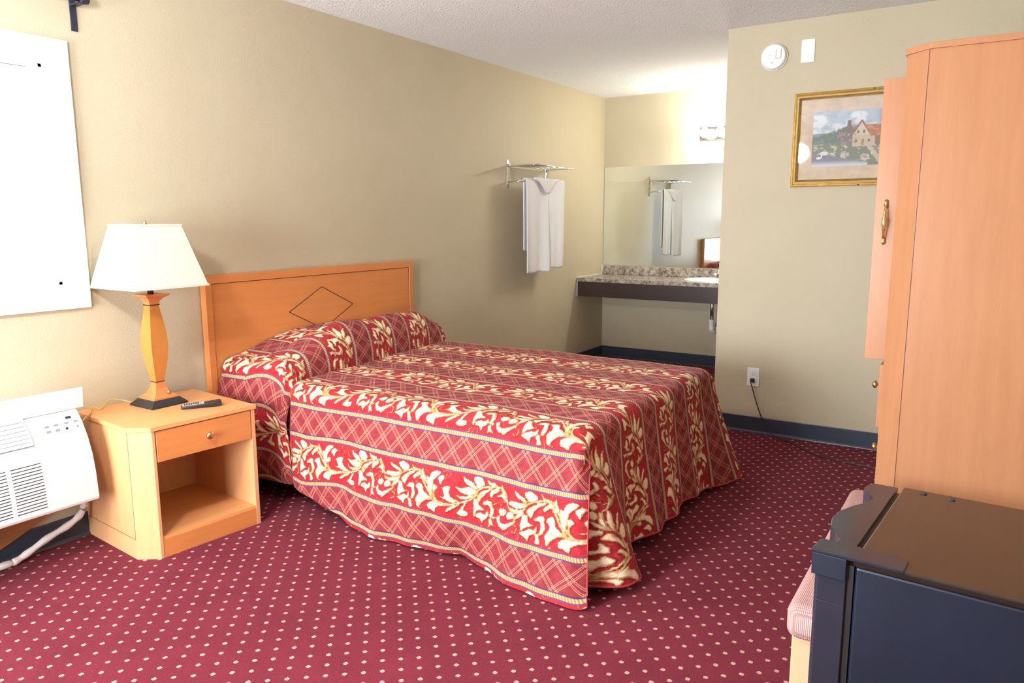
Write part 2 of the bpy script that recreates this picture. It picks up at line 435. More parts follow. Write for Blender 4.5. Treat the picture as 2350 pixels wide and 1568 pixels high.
while z < WZ1-.05:
    ang = math.radians(38); c, s = math.cos(ang)*.012, math.sin(ang)*.012
    vs = [bm.verts.new(p) for p in ((-.52, -c, z-s), (.52, -c, z-s), (.52, 0, z+.0015), (-.52, 0, z+.0015))]
    bm.faces.new(vs)
    v2 = [bm.verts.new(p) for p in ((.52, c, z+s), (-.52, c, z+s))]
    bm.faces.new((vs[3], vs[2], v2[0], v2[1])); z += .0215
o = finish('slats', bm, M['slat'], bl)
bm = B(); box(bm, -.52, .52, -.012, .012, WZ0+.013, WZ0+.024, .002, 1); finish('bottom_rail', bm, M['trim'], bl)
for x in (-.42, 0, .42):
    bm = B(); cyl(bm, (x, -.013, WZ0+.02), (x, -.013, WZ1-.04), .0008, 6); finish('lift_cord', bm, M['plastic'], bl)

# window 2 (behind the camera)
bm = B()
for a in ((FY0-.09, FY0, FZ0-.09, FZ1+.09), (FY1, FY1+.09, FZ0-.09, FZ1+.09), (FY0, FY1, FZ0-.09, FZ0), (FY0, FY1, FZ1, FZ1+.09)):
    box(bm, XF, XF+.02, a[0], a[1], a[2], a[3])
w2 = structure(finish('window_2', bm, M['trim']))
bm = B(); ym = (FY0+FY1)/2
for a in ((FY0, FY0+.05, FZ0, FZ1), (FY1-.05, FY1, FZ0, FZ1), (FY0+.05, FY1-.05, FZ0, FZ0+.05), (FY0+.05, FY1-.05, FZ1-.05, FZ1), (ym-.025, ym+.025, FZ0+.05, FZ1-.05)):
    box(bm, XF-.1, XF-.06, a[0], a[1], a[2], a[3])
finish('window_frame', bm, M['trim'], w2)
bm = B()
box(bm, XF-.082, XF-.078, FY0+.05, ym-.025, FZ0+.05, FZ1-.05); box(bm, XF-.082, XF-.078, ym+.025, FY1-.05, FZ0+.05, FZ1-.05)
finish('pane', bm, M['glass'], w2)

# curtain rod
cr = thing('curtain_rod', 'black metal curtain rod with end cap on a flat bracket above the bright window', 'curtain rod', (1.728, 0, 2.077))
bm = B(); prism(bm, [(-.0125, 0), (.0125, 0), (.0125, .17), (-.0125, .17)], 'y', -.006, 0, .0008)
box(bm, -.0125, .0125, -.075, -.006, .094, .100); finish('bracket', bm, M['iron'], cr)
bm = B(); cyl(bm, (-1.45, -.07, .112), (.012, -.07, .112), .0125, 20); finish('rod', bm, M['iron'], cr, True)
bm = B(); lathe(bm, [(.0125, -.008), (.016, -.006), (.0175, .0), (.0175, .020), (.015, .027), (.008, .029)], 20, 'x', (0, -.07, .112)); finish('end_cap', bm, M['iron'], cr, True)

# ------------------------------------------------------------------ wall air conditioner
AX1, AX0 = 1.495, .43
ac = thing('air_conditioner', 'white wall air conditioner with open control flap under the window', 'air conditioner', (AX1, 0, 0))
L = AX0-AX1
prof = [(-.001, .262), (-.001, .60), (-.187, .603), (-.206, .585), (-.228, .556), (-.261, .497), (-.284, .43), (-.296, .36), (-.303, .262), (-.300, .252), (-.285, .250), (-.06, .262)]
bm = B(); prism(bm, prof, 'x', L, 0, 0.0015); body = finish('cover', bm, M['acwhite'], ac)
# front surface helper: a = distance from right edge, b = height fraction (z)
fr = [(-.303, .252), (-.303, .262), (-.296, .36), (-.284, .43), (-.261, .497), (-.228, .556), (-.206, .585), (-.187, .603)]
def fy(z):
    for (y0, z0), (y1, z1) in zip(fr[1:], fr[2:]):
        if z <= z1: return y0+(y1-y0)*(z-z0)/(z1-z0)
    return fr[-1][0]
def fn(z):
    dz = .004; dy = fy(z+dz)-fy(z-dz); n = Vector((0, -2*dz, dy)); n.normalize(); return n
def patch(bm, a0, a1, z0, z1, d0=.0005, d1=.0015, seg=3):
    """thin raised plate following the front between z0..z1, from a1 (left) to a0"""
    pts = []; N = seg
    rows = []
    for k in range(N+1):
        z = z0+(z1-z0)*k/N; n = fn(z); p = Vector((0, fy(z), z)); rows.append((p+n*-.004, p+n*d1))
    for i0 in range(N):
        v = []
        for (q0, q1) in (rows[i0], rows[i0+1]):
            v.append([bm.verts.new((-a, q.y, q.z)) for q in (q0, q1) for a in (a0, a1)])
        a, b = v
        for f in ((a[2], a[3], b[3], b[2]), (a[0], a[2], b[2], b[0]), (a[1], b[1], b[3], a[3])): bm.faces.new(f)
        if i0 == 0: bm.faces.new((a[0], a[1], a[3], a[2]))
        if i0 == N-1: bm.faces.new((b[0], b[2], b[3], b[1]))
def zb(b): return .252+b*.95*.98
bm = B()
for grp in ((.190, .292), (.308, .41), (.426, .528), (.544, .646), (.662, .764), (.78, .882)):
    for blk in range(4):
        for k in range(4 if blk < 3 else 3):
            b = .207-blk*.0505-k*.0122
            patch(bm, grp[0], grp[1], zb(b)-.0016, zb(b)+.0016, d1=.0006, seg=1)
finish('intake_slots', bm, M['slot'], ac)
bm = B(); patch(bm, .196, .62, zb(.276), zb(.372), d1=.006, seg=6); outp = finish('air_outlet', bm, M['acwhite'], ac)
bm = B()
for k in range(6): patch(bm, .203, .612, zb(.288+k*.0145), zb(.2905+k*.0145), d1=.0068, seg=1)
patch(bm, .1945, .196, zb(.276), zb(.372), d1=.0065, seg=4); patch(bm, .196, .62, zb(.2745), zb(.2765), d1=.0065, seg=1)
finish('outlet_louvres', bm, M['greyline'], outp)
bm = B(); patch(bm, .008, .160, zb(.288), zb(.366), d1=.001, seg=4); pan = finish('control_panel', bm, M['plastic'], ac)
for a, b_, hw_, hh in ((.024, .330, .008, .003), (.059, .330, .008, .003), (.097, .330, .008, .003), (.131, .330, .008, .003), (.097, .311, .008, .004), (.130, .311, .008, .004), (.0235, .310, .004, .004)):
    bm = B(); patch(bm, a-hw_, a+hw_, zb(b_)-hh, zb(b_)+hh, d1=.0025, seg=1); finish('button', bm, M['greyline'], pan)
bm = B(); patch(bm, .035, .055, zb(.348)-.004, zb(.348)+.004, d1=.003, seg=1); finish('display', bm, M['lcd'], pan)
bm = B(); patch(bm, .060, .0685, zb(.310)-.004, zb(.310)+.004, d1=.003, seg=1); finish('power_button', bm, M['lcd'], pan)
bm = B(); prism(bm, [(-.188, .606), (-.200, .684), (-.204, .684), (-.196, .603)], 'x', L, .026, .0006)
fl = finish('control_flap', bm, M['acwhite'], ac)
bm = B(); lathe(bm, [(.006, 0), (.006, .004), (.003, .004)], 14, 'x', (0, -.192, .588)); finish('hinge_screw', bm, M['steel'], fl)
# sleeve bottom, board and hose below
bm = B(); prism(bm, [(-1.1, .262), (-.02, .262), (-.02, .20), (-.05, .165), (-.10, .130), (-.25, .068), (-.5, .04), (-1.1, .04)], 'y', -.03, -.006, .001)
bd = finish('support_board', bm, M['stain'], ac)
hs = thing('drain_hose', 'white foam covered hose trailing from the air conditioner along the carpet', 'hose', (1.4, -.06, 0))
bm = B(); tube(bm, [(-.75, -.10, .014), (-.45, -.03, .015), (-.18, -.01, .018), (-.13, -.005, .016), (-.08, 0, .030), (0, 0, .064), (.085, 0, .090), (.138, 0, .122), (.155, 0, .170), (.160, .015, .262)], lambda t: .0135+.0015*math.sin(t*60), 12)
finish('sleeve', bm, M['tube'], hs, True)

# ------------------------------------------------------------------ nightstand
NS = thing('nightstand', 'orange maple nightstand with one drawer over an open shelf beside the bed', 'nightstand', (1.6135, -.4955, 0), -.088)
W, D, H = .452, .50, .54
C1 = (.062, .068)
bm = B(); prism(bm, [(0-.006, .0-.006), (W+.006, -.006), (W+.006, D), (-C1[0]-.006, D), (-C1[0]-.006, C1[1]-.006)], 'z', H-.018, H, .0015)
finish('top', bm, M['woody'], NS)
bm = B(); prism(bm, [(-C1[0], C1[1]), (-C1[0], D), (-C1[0]+.018, D), (-C1[0]+.018, C1[1]+.004), (.014, .012), (.012, 0), (0, 0)], 'z', .0, H-.018, .0008)
s1 = finish('side_panel', bm, M['woodz'], NS)
bm = B()
box(bm, -C1[0]-.0008, -C1[0], C1[1], D, .083, .0845); box(bm, -C1[0]-.0008, -C1[0], C1[1]+.0005, C1[1]+.002, .0845, H-.02)
finish('panel_seam', bm, M['groove'], s1)
bm = B(); box(bm, W-.018, W, 0, D, 0, H-.018, .0008); finish('side_panel', bm, M['woodz'], NS)
bm = B(); box(bm, -C1[0]+.018, W-.018, D-.012, D-.004, .08, H-.018); finish('back_panel', bm, M['woodz'], NS)
bm = B(); box(bm, .002, W-.018, .004, D-.012, .072, .086); box(bm, -C1[0]+.018, .002, C1[1]+.02, D-.012, .072, .086); finish('shelf', bm, M['woody'], NS)
bm = B(); box(bm, .013, W-.018, .001, .018, 0, .076, .0006); finish('plinth', bm, M['woodx'], NS)
bm = B(); box(bm, .002, W-.018, .03, D-.012, .385, .392); box(bm, -C1[0]+.018, .002, C1[1]+.02, D-.012, .385, .392); finish('divider', bm, M['woody'], NS)
bm = B(); box(bm, .016, W-.021, -.001, .018, .394, .518, .0015); dr = finish('drawer', bm, M['woodx'], NS)
bm = B(); lathe(bm, [(.008, .001), (.006, -.006), (.006, -.010), (.0135, -.014), (.0165, -.019), (.0135, -.025), (.006, -.028)], 20, 'y', ((W)/2+.004, 0, .457)); finish('knob', bm, M['brass'], dr, True)
bm = B(); box(bm, .0125, W-.018, .0022, .0032, .5185, .5225); box(bm, .0128, .0155, .0022, .0032, .39, .522); finish('drawer_gap', bm, M['groove'], NS)

# lamp
LX, LY = 1.855, -.172
lp = thing('table_lamp', 'table lamp with square white shade and honey wood body on the nightstand', 'lamp', (LX, LY, H), .0)
def sq(bm, prof, n=4, rot=PI/4):
    lathe(bm, [(r*math.sqrt(2), h) for r, h in prof], n, 'z', (0, 0, 0), rot0=rot)
bm = B(); sq(bm, [(.083, 0), (.083, .008), (.060, .030)]); finish('base', bm, M['black'], lp)
bm = B(); sq(bm, [(.057, .030), (.057, .036), (.036, .052), (.024, .074), (.019, .094), (.019, .100)]); lb = finish('foot', bm, M['lampcap'], lp)
bm = B(); lathe(bm, [(.004, -.040), (.007, -.043), (.0075, -.050), (.004, -.054)], 14, 'y', (.018, 0, .056)); finish('switch_knob', bm, M['brass'], lp, True)
bm = B(); sq(bm, [(.019, .103), (.024, .130), (.033, .190), (.0385, .250), (.0375, .300), (.032, .350), (.0255, .395), (.0215, .425), (.0205, .432)]); finish('body', bm, M['lampwood'], lp)
bm = B(); sq(bm, [(.021, .100), (.021, .103)]); finish('ring', bm, M['black'], lp)
bm = B(); sq(bm, [(.0235, .432), (.0235, .436)]); finish('ring', bm, M['black'], lp)
bm = B(); sq(bm, [(.0215, .436), (.023, .448), (.033, .462), (.053, .474), (.055, .480)]); finish('cap', bm, M['lampcap'], lp)
bm = B(); cyl(bm, (0, 0, .478), (0, 0, .56), .0125, 18); cyl(bm, (0, 0, .56), (0, 0, .765), .004, 10); finish('neck', bm, M['black'], lp, True)
# shade: four-sided, hollow
zb0, zb1, ab, at_ = .512, .772, .166, .099
bm = B()
def ring4(a, z): return [bm.verts.new((sx*a, sy*a, z)) for sx, sy in ((-1, -1), (1, -1), (1, 1), (-1, 1))]
o0, o1, i1, i0 = ring4(ab, zb0), ring4(at_, zb1), ring4(at_-.002, zb1), ring4(ab-.002, zb0)
for A_, B_ in ((o0, o1), (o1, i1), (i1, i0), (i0, o0)):
    for k in range(4): bm.faces.new((A_[k], A_[(k+1) % 4], B_[(k+1) % 4], B_[k]))
bmesh.ops.recalc_face_normals(bm, faces=bm.faces)
sh = finish('lamp_shade', bm, M['shade'], lp)
for a, z0, z1 in ((ab+.0012, zb0-.001, zb0+.008), (at_+.003, zb1-.007, zb1+.001)):
    bm = B()
    for sx, sy in ((-1, 0), (1, 0)): box(bm, sx*a-.001, sx*a+.001, -a, a, z0, z1)
    for sy in (-1, 1): box(bm, -a, a, sy*a-.001, sy*a+.001, z0, z1)
    finish('shade_trim', bm, M['shade'], sh)
bm = B(); lathe(bm, [(.004, .765), (.009, .768), (.010, .775), (.006, .784), (.002, .788)], 16); cyl(bm, (-at_+.004, 0, .765), (at_-.004, 0, .765), .0018, 6); finish('finial', bm, M['brass'], lp, True)
bm = B(); tube(bm, [(-.06, .06, .006), (-.10, .115, .022), (-.14, .135, .030), (-.175, .125, .012), (-.20, .11, .005), (-.215, .135, .018), (-.235, .12, .014), (-.26, .07, .004), (-.30, .03, .0035), (-.335, -.01, .003)], .0028, 8)
finish('power_cord', bm, M['brasscord'], lp, True)

# remote control
rc = thing('remote_control', 'black remote control with silver keypad lying on the nightstand', 'remote control', (1.917, -.378, H), math.radians(-33))
bm = B(); prism(bm, [(-.082, .004), (-.078, .013), (.02, .019), (.075, .024), (.082, .018), (.080, .003), (.03, .0), (-.075, 0)], 'y', -.023, .023, .003); finish('case', bm, M['black'], rc, True)
bm = B(); prism(bm, [(-.074, .0135), (-.074, .0145), (.012, .0198), (.012, .0188)], 'y', -.018, .018); kp = finish('keypad', bm, M['sill'], rc)
for i in range(7):
    for j in (-1, 0, 1):
        bm = B(); box(bm, -.068+i*.009, -.063+i*.009, j*.010-.003, j*.010+.003, .0145+i*.00055, .0175+i*.00055); finish('button', bm, M['black'], kp)

# ------------------------------------------------------------------ headboard, bed
HX0, HX1, HZ = 2.208, 3.727, 1.068
hb = thing('headboard', 'orange maple headboard with inlaid diamond outline against the beige wall', 'headboard', ((HX0+HX1)/2, 0, 0))
hw = (HX1-HX0)/2
bm = B()
box(bm, -hw, -hw+.036, -.045, -.006, .0, HZ, .002); box(bm, hw-.036, hw, -.045, -.006, .0, HZ, .002)
box(bm, -hw+.036, hw-.036, -.045, -.006, HZ-.040, HZ, .002); fr_ = finish('frame', bm, M['woodx'], hb)
bm = B(); box(bm, -hw+.0345, hw-.0345, -.039, -.008, .30, HZ-.038, .001); pn = finish('panel', bm, M['woodx'], hb)
bm = B()
box(bm, -hw+.036, -hw+.0385, -.0405, -.0385, .3, HZ-.04); box(bm, hw-.0385, hw-.036, -.0405, -.0385, .3, HZ-.04); box(bm, -hw+.036, hw-.036, -.0405, -.0385, HZ-.0425, HZ-.04)
finish('panel_groove', bm, M['groove'], pn)
bm = B(); dc = 2.948-(HX0+HX1)/2; dz0 = .843
dia = [(dc-.238, dz0), (dc, dz0+.118), (dc+.238, dz0), (dc, dz0-.118)]
for k in range(4):
    (x0, z0), (x1, z1) = dia[k], dia[(k+1) % 4]
    d = Vector((x1-x0, z1-z0)).normalized(); nn = Vector((-d.y, d.x))*.0022
    prism(bm, [(x0+nn.x, z0+nn.y), (x1+nn.x, z1+nn.y), (x1-nn.x, z1-nn.y), (x0-nn.x, z0-nn.y)], 'y', -.0398, -.0385)
finish('diamond_inlay', bm, M['groove'], pn)

bd_ = thing('bed', 'full size bed under the red and gold floral bedspread', 'bed', (2.975, -1.03, 0))
bm = B(); box(bm, -.655, .655, -.955, .955, .34, .57, .04, 4); finish('mattress', bm, M['mattress'], bd_, True)
bm = B(); box(bm, -.655, .655, -.955, .955, .17, .34, .015, 2); finish('box_spring', bm, M['boxspring'], bd_)
bm = B(); box(bm, -.64, -.60, -.94, .94, .13, .17); box(bm, .60, .64, -.94, .94, .13, .17)
for y in (-.92, 0, .90): box(bm, -.60, .60, y, y+.03, .13, .17)
finish('bed_frame', bm, M['iron'], bd_)
for x in (-.60, .60):
    for y in (-.88, .88):
        bm = B(); cyl(bm, (x, y, 0), (x, y, .13), .02, 14); finish('leg', bm, M['iron'], bd_)

# ------------------------------------------------------------------ bedspread
# floral tile: leaves traced as polygons in a local drawing frame, stored as signed distance
def band_xy(px, py):
    xs = [350, 900, 1560, 2010]; us = [0, .345, .735, 1.0]
    if px < 350: u = (px-350)/1560.
    elif px > 2010: u = 1+(px-2010)/1700.
    else: u = float(np.interp(px, xs, us))
    top = np.interp(px, [-400, 0, 500, 1000, 1500, 2000, 2250], [-60, 60, 210, 340, 490, 670, 790])
    bot = np.interp(px, [-400, 0, 500, 1000, 1500, 2000, 2200], [600, 700, 790, 960, 1190, 1450, 1540])
    return u, float((py-top)/(bot-top))
LEAVES = [
 [(725,300),(770,350),(830,380),(870,430),(905,470),(880,485),(820,450),(765,410),(735,360)],
 [(845,340),(880,305),(940,330),(970,370),(990,430),(940,455),(905,465),(880,420),(855,385)],
 [(640,425),(720,455),(790,440),(850,470),(900,500),(890,540),(830,560),(770,540),(715,515),(680,470)],
 [(655,500),(690,550),(760,560),(830,555),(880,545),(860,580),(780,600),(710,590),(670,550)],
 [(1010,340),(1050,385),(1110,410),(1140,440),(1080,445),(1030,410)],
 [(930,520),(990,490),(1060,470),(1100,470),(1050,510),(1010,530),(1000,560),(960,590),(935,640),(905,580)],
 [(1070,500),(1140,470),(1180,500),(1150,540),(1110,550),(1085,590),(1055,550)],
 [(1190,430),(1225,480),(1250,560),(1290,680),(1255,650),(1200,590),(1150,590),(1180,560),(1210,540),(1185,500)],
 [(860,600),(910,600),(940,680),(990,720),(1000,745),(940,745),(900,760),(880,830),(862,780),(868,700)],
 [(900,790),(960,770),(1010,800),(1045,755),(1058,830),(1030,860),(1000,870),(980,915),(955,850),(905,835)],
 [(975,655),(1040,620),(1090,650),(1105,700),(1125,760),(1115,830),(1090,870),(1072,830),(1078,750),(1050,690),(1010,690)],
 [(1060,870),(1095,860),(1112,920),(1135,978),(1090,950),(1058,978),(1070,920)],
 [(1095,835),(1150,855),(1110,875)],
 [(1180,765),(1240,740),(1290,790),(1250,840),(1200,820)],
 [(1160,850),(1205,830),(1200,890),(1245,935),(1320,935),(1425,905),(1400,950),(1335,990),(1260,1035),(1240,1000),(1195,975),(1168,910)],
 [(1358,505),(1420,555),(1480,605),(1545,680),(1500,672),(1430,620),(1380,570)],
 [(1480,540),(1530,515),(1600,560),(1645,620),(1622,672),(1560,672),(1520,620)],
 [(1335,635),(1420,668),(1500,678),(1552,700),(1520,740),(1440,752),(1370,722),(1300,680)],
 [(1290,725),(1360,742),(1440,760),(1520,750),(1490,800),(1420,822),(1340,780)],
 [(1298,800),(1350,785),(1392,840),(1380,880),(1318,892),(1288,850)],
 [(1430,810),(1505,778),(1482,850),(1430,890),(1388,902)],
 [(1680,575),(1712,630),(1790,668),(1835,700),(1760,692),(1700,662)],
 [(1600,720),(1680,690),(1755,700),(1690,745),(1650,770),(1625,800),(1592,895),(1558,850),(1528,780)],
 [(1718,765),(1790,708),(1842,760),(1800,790),(1760,800),(1742,838),(1712,800)],
 [(1842,655),(1872,740),(1902,850),(1942,985),(1880,865),(1800,832),(1850,802),(1830,740)],
 [(1498,820),(1550,858),(1562,930),(1602,988),(1642,1000),(1580,1012),(1532,1022),(1490,1055),(1478,970),(1488,900)],
 [(1468,1070),(1530,1058),(1580,1038),(1630,1068),(1660,1015),(1668,1100),(1622,1132),(1592,1142),(1582,1215),(1550,1160)],
 [(1615,922),(1690,868),(1742,910),(1742,970),(1762,1060),(1742,1120),(1698,1135),(1708,1050),(1698,970),(1658,942)],
 [(1650,1130),(1690,1120),(1702,1180),(1724,1272),(1668,1262),(1664,1190)],
 [(1698,1105),(1755,1128),(1708,1152)],
 [(250,255),(290,290),(312,228),(380,208),(445,240),(400,285),(352,335),(342,420),(332,545),(280,470),(268,360)],
 [(408,290),(470,268),(502,310),(472,342),(455,395),(418,340)],
 [(118,400),(170,356),(212,390),(232,470),(282,520),(345,580),(262,562),(205,560),(180,600),(138,645),(128,560),(168,500),(148,440)],
 [(150,580),(240,530),(320,565),(365,592),(262,592),(202,640),(160,705),(138,640)],
 [(275,640),(340,600),(422,608),(542,618),(645,640),(560,662),(442,662),(392,692),(380,755),(330,722),(288,702)],
 [(338,400),(382,388),(408,440),(372,470),(382,550),(442,598),(505,622),(420,612),(358,562),(348,470)],
 [(478,430),(542,408),(592,425),(572,470),(592,540),(662,600),(705,622),(600,622),(520,572),(448,540),(510,540),(498,480)],
 [(528,705),(620,658),(705,658),(650,692),(600,712),(540,735)],
 [(655,762),(700,720),(758,640),(782,650),(752,700),(742,740),(792,758),(792,812),(742,818),(698,802)],
]
STROKES = [  # curves with start/end half width
 ([(150,200),(225,350),(290,480),(350,580),(450,610),(560,640),(680,640),(780,620),(850,590),(905,520)], 15, 13),
 ([(900,500),(960,462),(1040,452),(1140,460),(1215,490),(1262,565),(1292,690),(1330,770),(1430,740),(1540,700)], 13, 8),
 ([(1545,700),(1600,675),(1690,668),(1770,685),(1845,735),(1890,840),(1935,965),(2010,1160)], 13, 16),
 ([(1120,692),(1150,665),(1190,670),(1212,715),(1185,770),(1160,740)], 6, 4),
 ([(1210,640),(1245,655),(1230,690)], 6, 4),
 ([(1400,960),(1440,1005),(1432,1062),(1398,1070),(1388,1045)], 8, 5),
 ([(488,300),(530,325),(562,290),(580,245)], 7, 4),
 ([(172,640),(175,690),(195,718),(212,700)], 8, 5),
 ([(520,290),(530,260)], 5, 3),
 ([(905,560),(945,560),(960,540)], 7, 4),
]
THROATS = [(900, 505), (1552, 700), (350, 590), (560, 645), (1205, 520), (2005, 1165), (930, 560), (1560, 760), (1400, 900), (345, 480), (1090, 690)]
UL, VL = .61, .19
def build_tile(nx=610, ny=190):
    gx = (np.arange(nx)+.5)/nx*UL; gy = (np.arange(ny)+.5)/ny*VL
    X, Y = np.meshgrid(gx, gy)
    sdf = np.full(X.shape, -.03); edg = np.full(X.shape, .03)
    def smooth(pts):
        P = np.array(pts); n = len(P); out = []
        for i in range(n):
            a, b, c, d = P[i-1], P[i], P[(i+1) % n], P[(i+2) % n]
            for t in (0, .5):
                q = .5*(2*b+(c-a)*t+(2*a-5*b+4*c-d)*t*t+(3*b-a-3*c+d)*t**3); out.append(q*.9+(b*(1-t)+c*t)*.1)
        return np.array(out)
    def put(fn_, u0, u1, v0, v1):
        for sh_ in (-1, 0, 1):
            o = sh_*UL
            x0, x1 = u0+o-.012, u1+o+.012
            if x1 < 0 or x0 > UL: continue
            i0, i1 = max(0, int(x0/UL*nx)), min(nx, int(x1/UL*nx)+2); j0, j1 = max(0, int((v0-.012)/VL*ny)), min(ny, int((v1+.012)/VL*ny)+2)
            if i1 <= i0 or j1 <= j0: continue
            d = fn_(X[j0:j1, i0:i1]-o, Y[j0:j1, i0:i1])
            sdf[j0:j1, i0:i1] = np.maximum(sdf[j0:j1, i0:i1], d); edg[j0:j1, i0:i1] = np.minimum(edg[j0:j1, i0:i1], np.abs(d))
    for L_ in LEAVES:
        P = smooth([(lambda q: (q[0]*UL, q[1]*VL))(band_xy(*p)) for p in L_])
        def f(x, y, P=P):
            ins = np.zeros(x.shape, bool); dist = np.full(x.shape, 9.)
            n = len(P)
            for i in range(n):
                (ax, ay), (bx, by) = P[i], P[(i+1) % n]
                if ay != by:
                    ins ^= ((ay > y) != (by > y)) & (x < (bx-ax)*(y-ay)/(by-ay)+ax)
                ex, ey = bx-ax, by-ay; l2 = ex*ex+ey*ey+1e-12
                t = np.clip(((x-ax)*ex+(y-ay)*ey)/l2, 0, 1)
                dist = np.minimum(dist, np.hypot(x-ax-t*ex, y-ay-t*ey))
            return np.where(ins, dist, -dist)
        put(f, P[:, 0].min(), P[:, 0].max(), P[:, 1].min(), P[:, 1].max())
    for pts, w0, w1 in STROKES:
        Q = [band_xy(*p) for p in pts]; Q = [(a*UL, b*VL, 0) for a, b in Q]
        C_ = catmull(Q, 5) if len(Q) > 2 else [Vector(q) for q in Q]
        P = np.array([(v.x, v.y) for v in C_]); n = len(P); wd = np.linspace(w0, w1, n)*.00030
        def f(x, y, P=P, wd=wd, n=n):
            best = np.full(x.shape, -9.)
            for i in range(n-1):
                (ax, ay), (bx, by) = P[i], P[i+1]; ex, ey = bx-ax, by-ay; l2 = ex*ex+ey*ey+1e-12
                t = np.clip(((x-ax)*ex+(y-ay)*ey)/l2, 0, 1)
                best = np.maximum(best, wd[i]*(1-t)+wd[i+1]*t-np.hypot(x-ax-t*ex, y-ay-t*ey))
            return best
        put(f, P[:, 0].min(), P[:, 0].max(), P[:, 1].min(), P[:, 1].max())
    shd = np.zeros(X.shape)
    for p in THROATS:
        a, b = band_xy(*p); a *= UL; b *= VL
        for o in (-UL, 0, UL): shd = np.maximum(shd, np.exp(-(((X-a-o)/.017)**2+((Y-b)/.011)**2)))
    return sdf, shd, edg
TS, TH, TE = build_tile()
PER, U0 = .353, 1.35
def motif(u, v):
    """u metres along the bed, v metres across -> sdf, shade"""
    fv = np.mod(v, PER); k = np.floor(v/PER)
    tu = np.mod(u-U0+k*.045, UL)/UL*TS.shape[1]-.5
    tv = (VL-fv)/VL*TS.shape[0]-.5
    ok = (fv < VL)
    i0 = np.floor(tu).astype(int); fx = tu-i0; j0 = np.clip(np.floor(tv).astype(int), 0, TS.shape[0]-2); fy_ = np.clip(tv-j0, 0, 1)
    i1 = (i0+1) % TS.shape[1]; i0 = i0 % TS.shape[1]
    def s(A): return (A[j0, i0]*(1-fx)+A[j0, i1]*fx)*(1-fy_)+(A[j0+1, i0]*(1-fx)+A[j0+1, i1]*fx)*fy_
    edge = np.minimum(fv, VL-fv)
    sd = np.where(ok, s(TS), -.03); return sd, np.where(ok, s(TH), 0), np.where(ok, s(TE), .03)

ZT, RE = .592, .06
XE, XR, XC = 2.268, 3.682, 2.975
VC = .109+(XC-XE-RE)                       # fabric coordinate at bed centre
YF = -1.975                                # where the top starts to roll over the foot
def sm(a, b, x): t = np.clip((x-a)/(b-a), 0, 1); return t*t*(3-2*t)
def ycrease(x): return -.515+.125*(x-2.27)
def row_curve(t, pillow):
    """polyline (x,y,z) from near hem over the top to far hem; t runs 0..1 along the zone"""
    xs = np.linspace(XE+RE, XR-RE, 150); yc = ycrease(xs)
    if pillow:
        y = -.048+(yc-.006+.048)*t; s = 1-t
        prof_ = math.sin(math.pi*min(1, max(0, s))**.60)**.70 if s > 0 else 0
        prof_ = max(prof_, .80*sm(.42, .36, 1-s)) if s > .5 else prof_
        g = .42+.58*sm(2.25, 2.85, xs)
        g = g*(1-.62*sm(3.42, 3.72, xs))
        lump = .008*np.sin(xs*5.1+.6)+.006*np.sin(xs*13+y*9)
        z = ZT+(.205+lump)*g*prof_-.014*sm(.90, 1, t)
    else:
        y0 = yc+.035; y = y0+(YF-y0)*t
        z = ZT-.016*(1-sm(0, .035, yc+.020-y))+.003*np.sin(xs*9+y*5)+.002*np.sin(xs*4-y*11)
    def side(sign, X0, yy, ze):
        q = -yy
        if sign < 0:
            fin = float(np.interp(q, [.5, .8, 1.1, 1.25, 1.5, 1.65, 1.82, 2.0, 2.1], [.012, .045, .070, .064, .022, .068, .120, .148, .155]))
            bul = float(np.interp(q, [.5, .8, 1.1, 1.3, 1.5, 1.65, 1.85, 2.1], [.010, .012, .018, .035, .055, .030, .012, .004]))
            zh = float(np.interp(q, [0, .5, .62, .78, .95, 1.05, 1.5, 1.65, 1.8, 2.2], [.105, .112, .097, .064, .022, .008, .018, .012, .006, .004]))
        else:
            tt = min(1, max(0, (q-.45)/1.65)); fin = .03+.06*tt; bul = .01; zh = .03
        if pillow: fin, bul = .014, .022
        ztop = ZT-RE+(ze-ZT)*.80
        k = np.linspace(0, 1, 60); zz = ztop+(zh-ztop)*k
        wr = .0045*np.sin(38*q+4*k)*k**.6*(.5 if pillow else 1)+.006*np.sin(17*q+1+2*k)*k
        edge = -.026*sm(.94, 1, t) if pillow else -.030*(1-sm(.012, .045, t))
        out = fin*k**1.2+bul*np.sin(np.pi*k**1.2)+wr+edge*(1-.25*k)
        if pillow: out = out+.024*np.sin(np.pi*np.clip(k*2.0, 0, 1))
        xx = X0+sign*out
        if zh > .015: cur = np.array([[xx[-1]-sign*a, zh+b] for a, b in ((.010, -.008), (.028, -.012), (.06, -.008), (.20, .002))])
        else: cur = np.array([[xx[-1]+sign*a*.6, max(.004, zh-a)] for a in (.01, .02, .03, .2)])
        S_ = np.column_stack([xx, np.full(60, yy), zz]); return S_, np.column_stack([cur[:, 0], np.full(len(cur), yy), cur[:, 1]])
    ns, nc = side(-1, XE, y[0], z[0]); fs_, fc = side(1, XR, y[-1], z[-1])
    def arc(X0, sign, zs, zt, yy):
        a = np.linspace(0, PI/2, 14)[1:-1]
        return np.column_stack([X0-sign*(RE*(1-np.cos(a))), np.full(len(a), yy), zs+(zt-zs)*np.sin(a)])
    # blend so that side start equals arc start
    ns[:, 0] += 0
    near = np.vstack([nc[::-1], ns[::-1], arc(ns[0, 0], -1, ns[0, 2], z[0], y[0])])
    far = np.vstack([arc(fs_[0, 0], 1, fs_[0, 2], z[-1], y[-1])[::-1], fs_, fc])
    return np.vstack([near, np.column_stack([xs, y, z]), far])
STEP = .0038
VMIN, VMAX = -.530, VC*2+.530
grids = []    # (P[n,m,3], U, V)
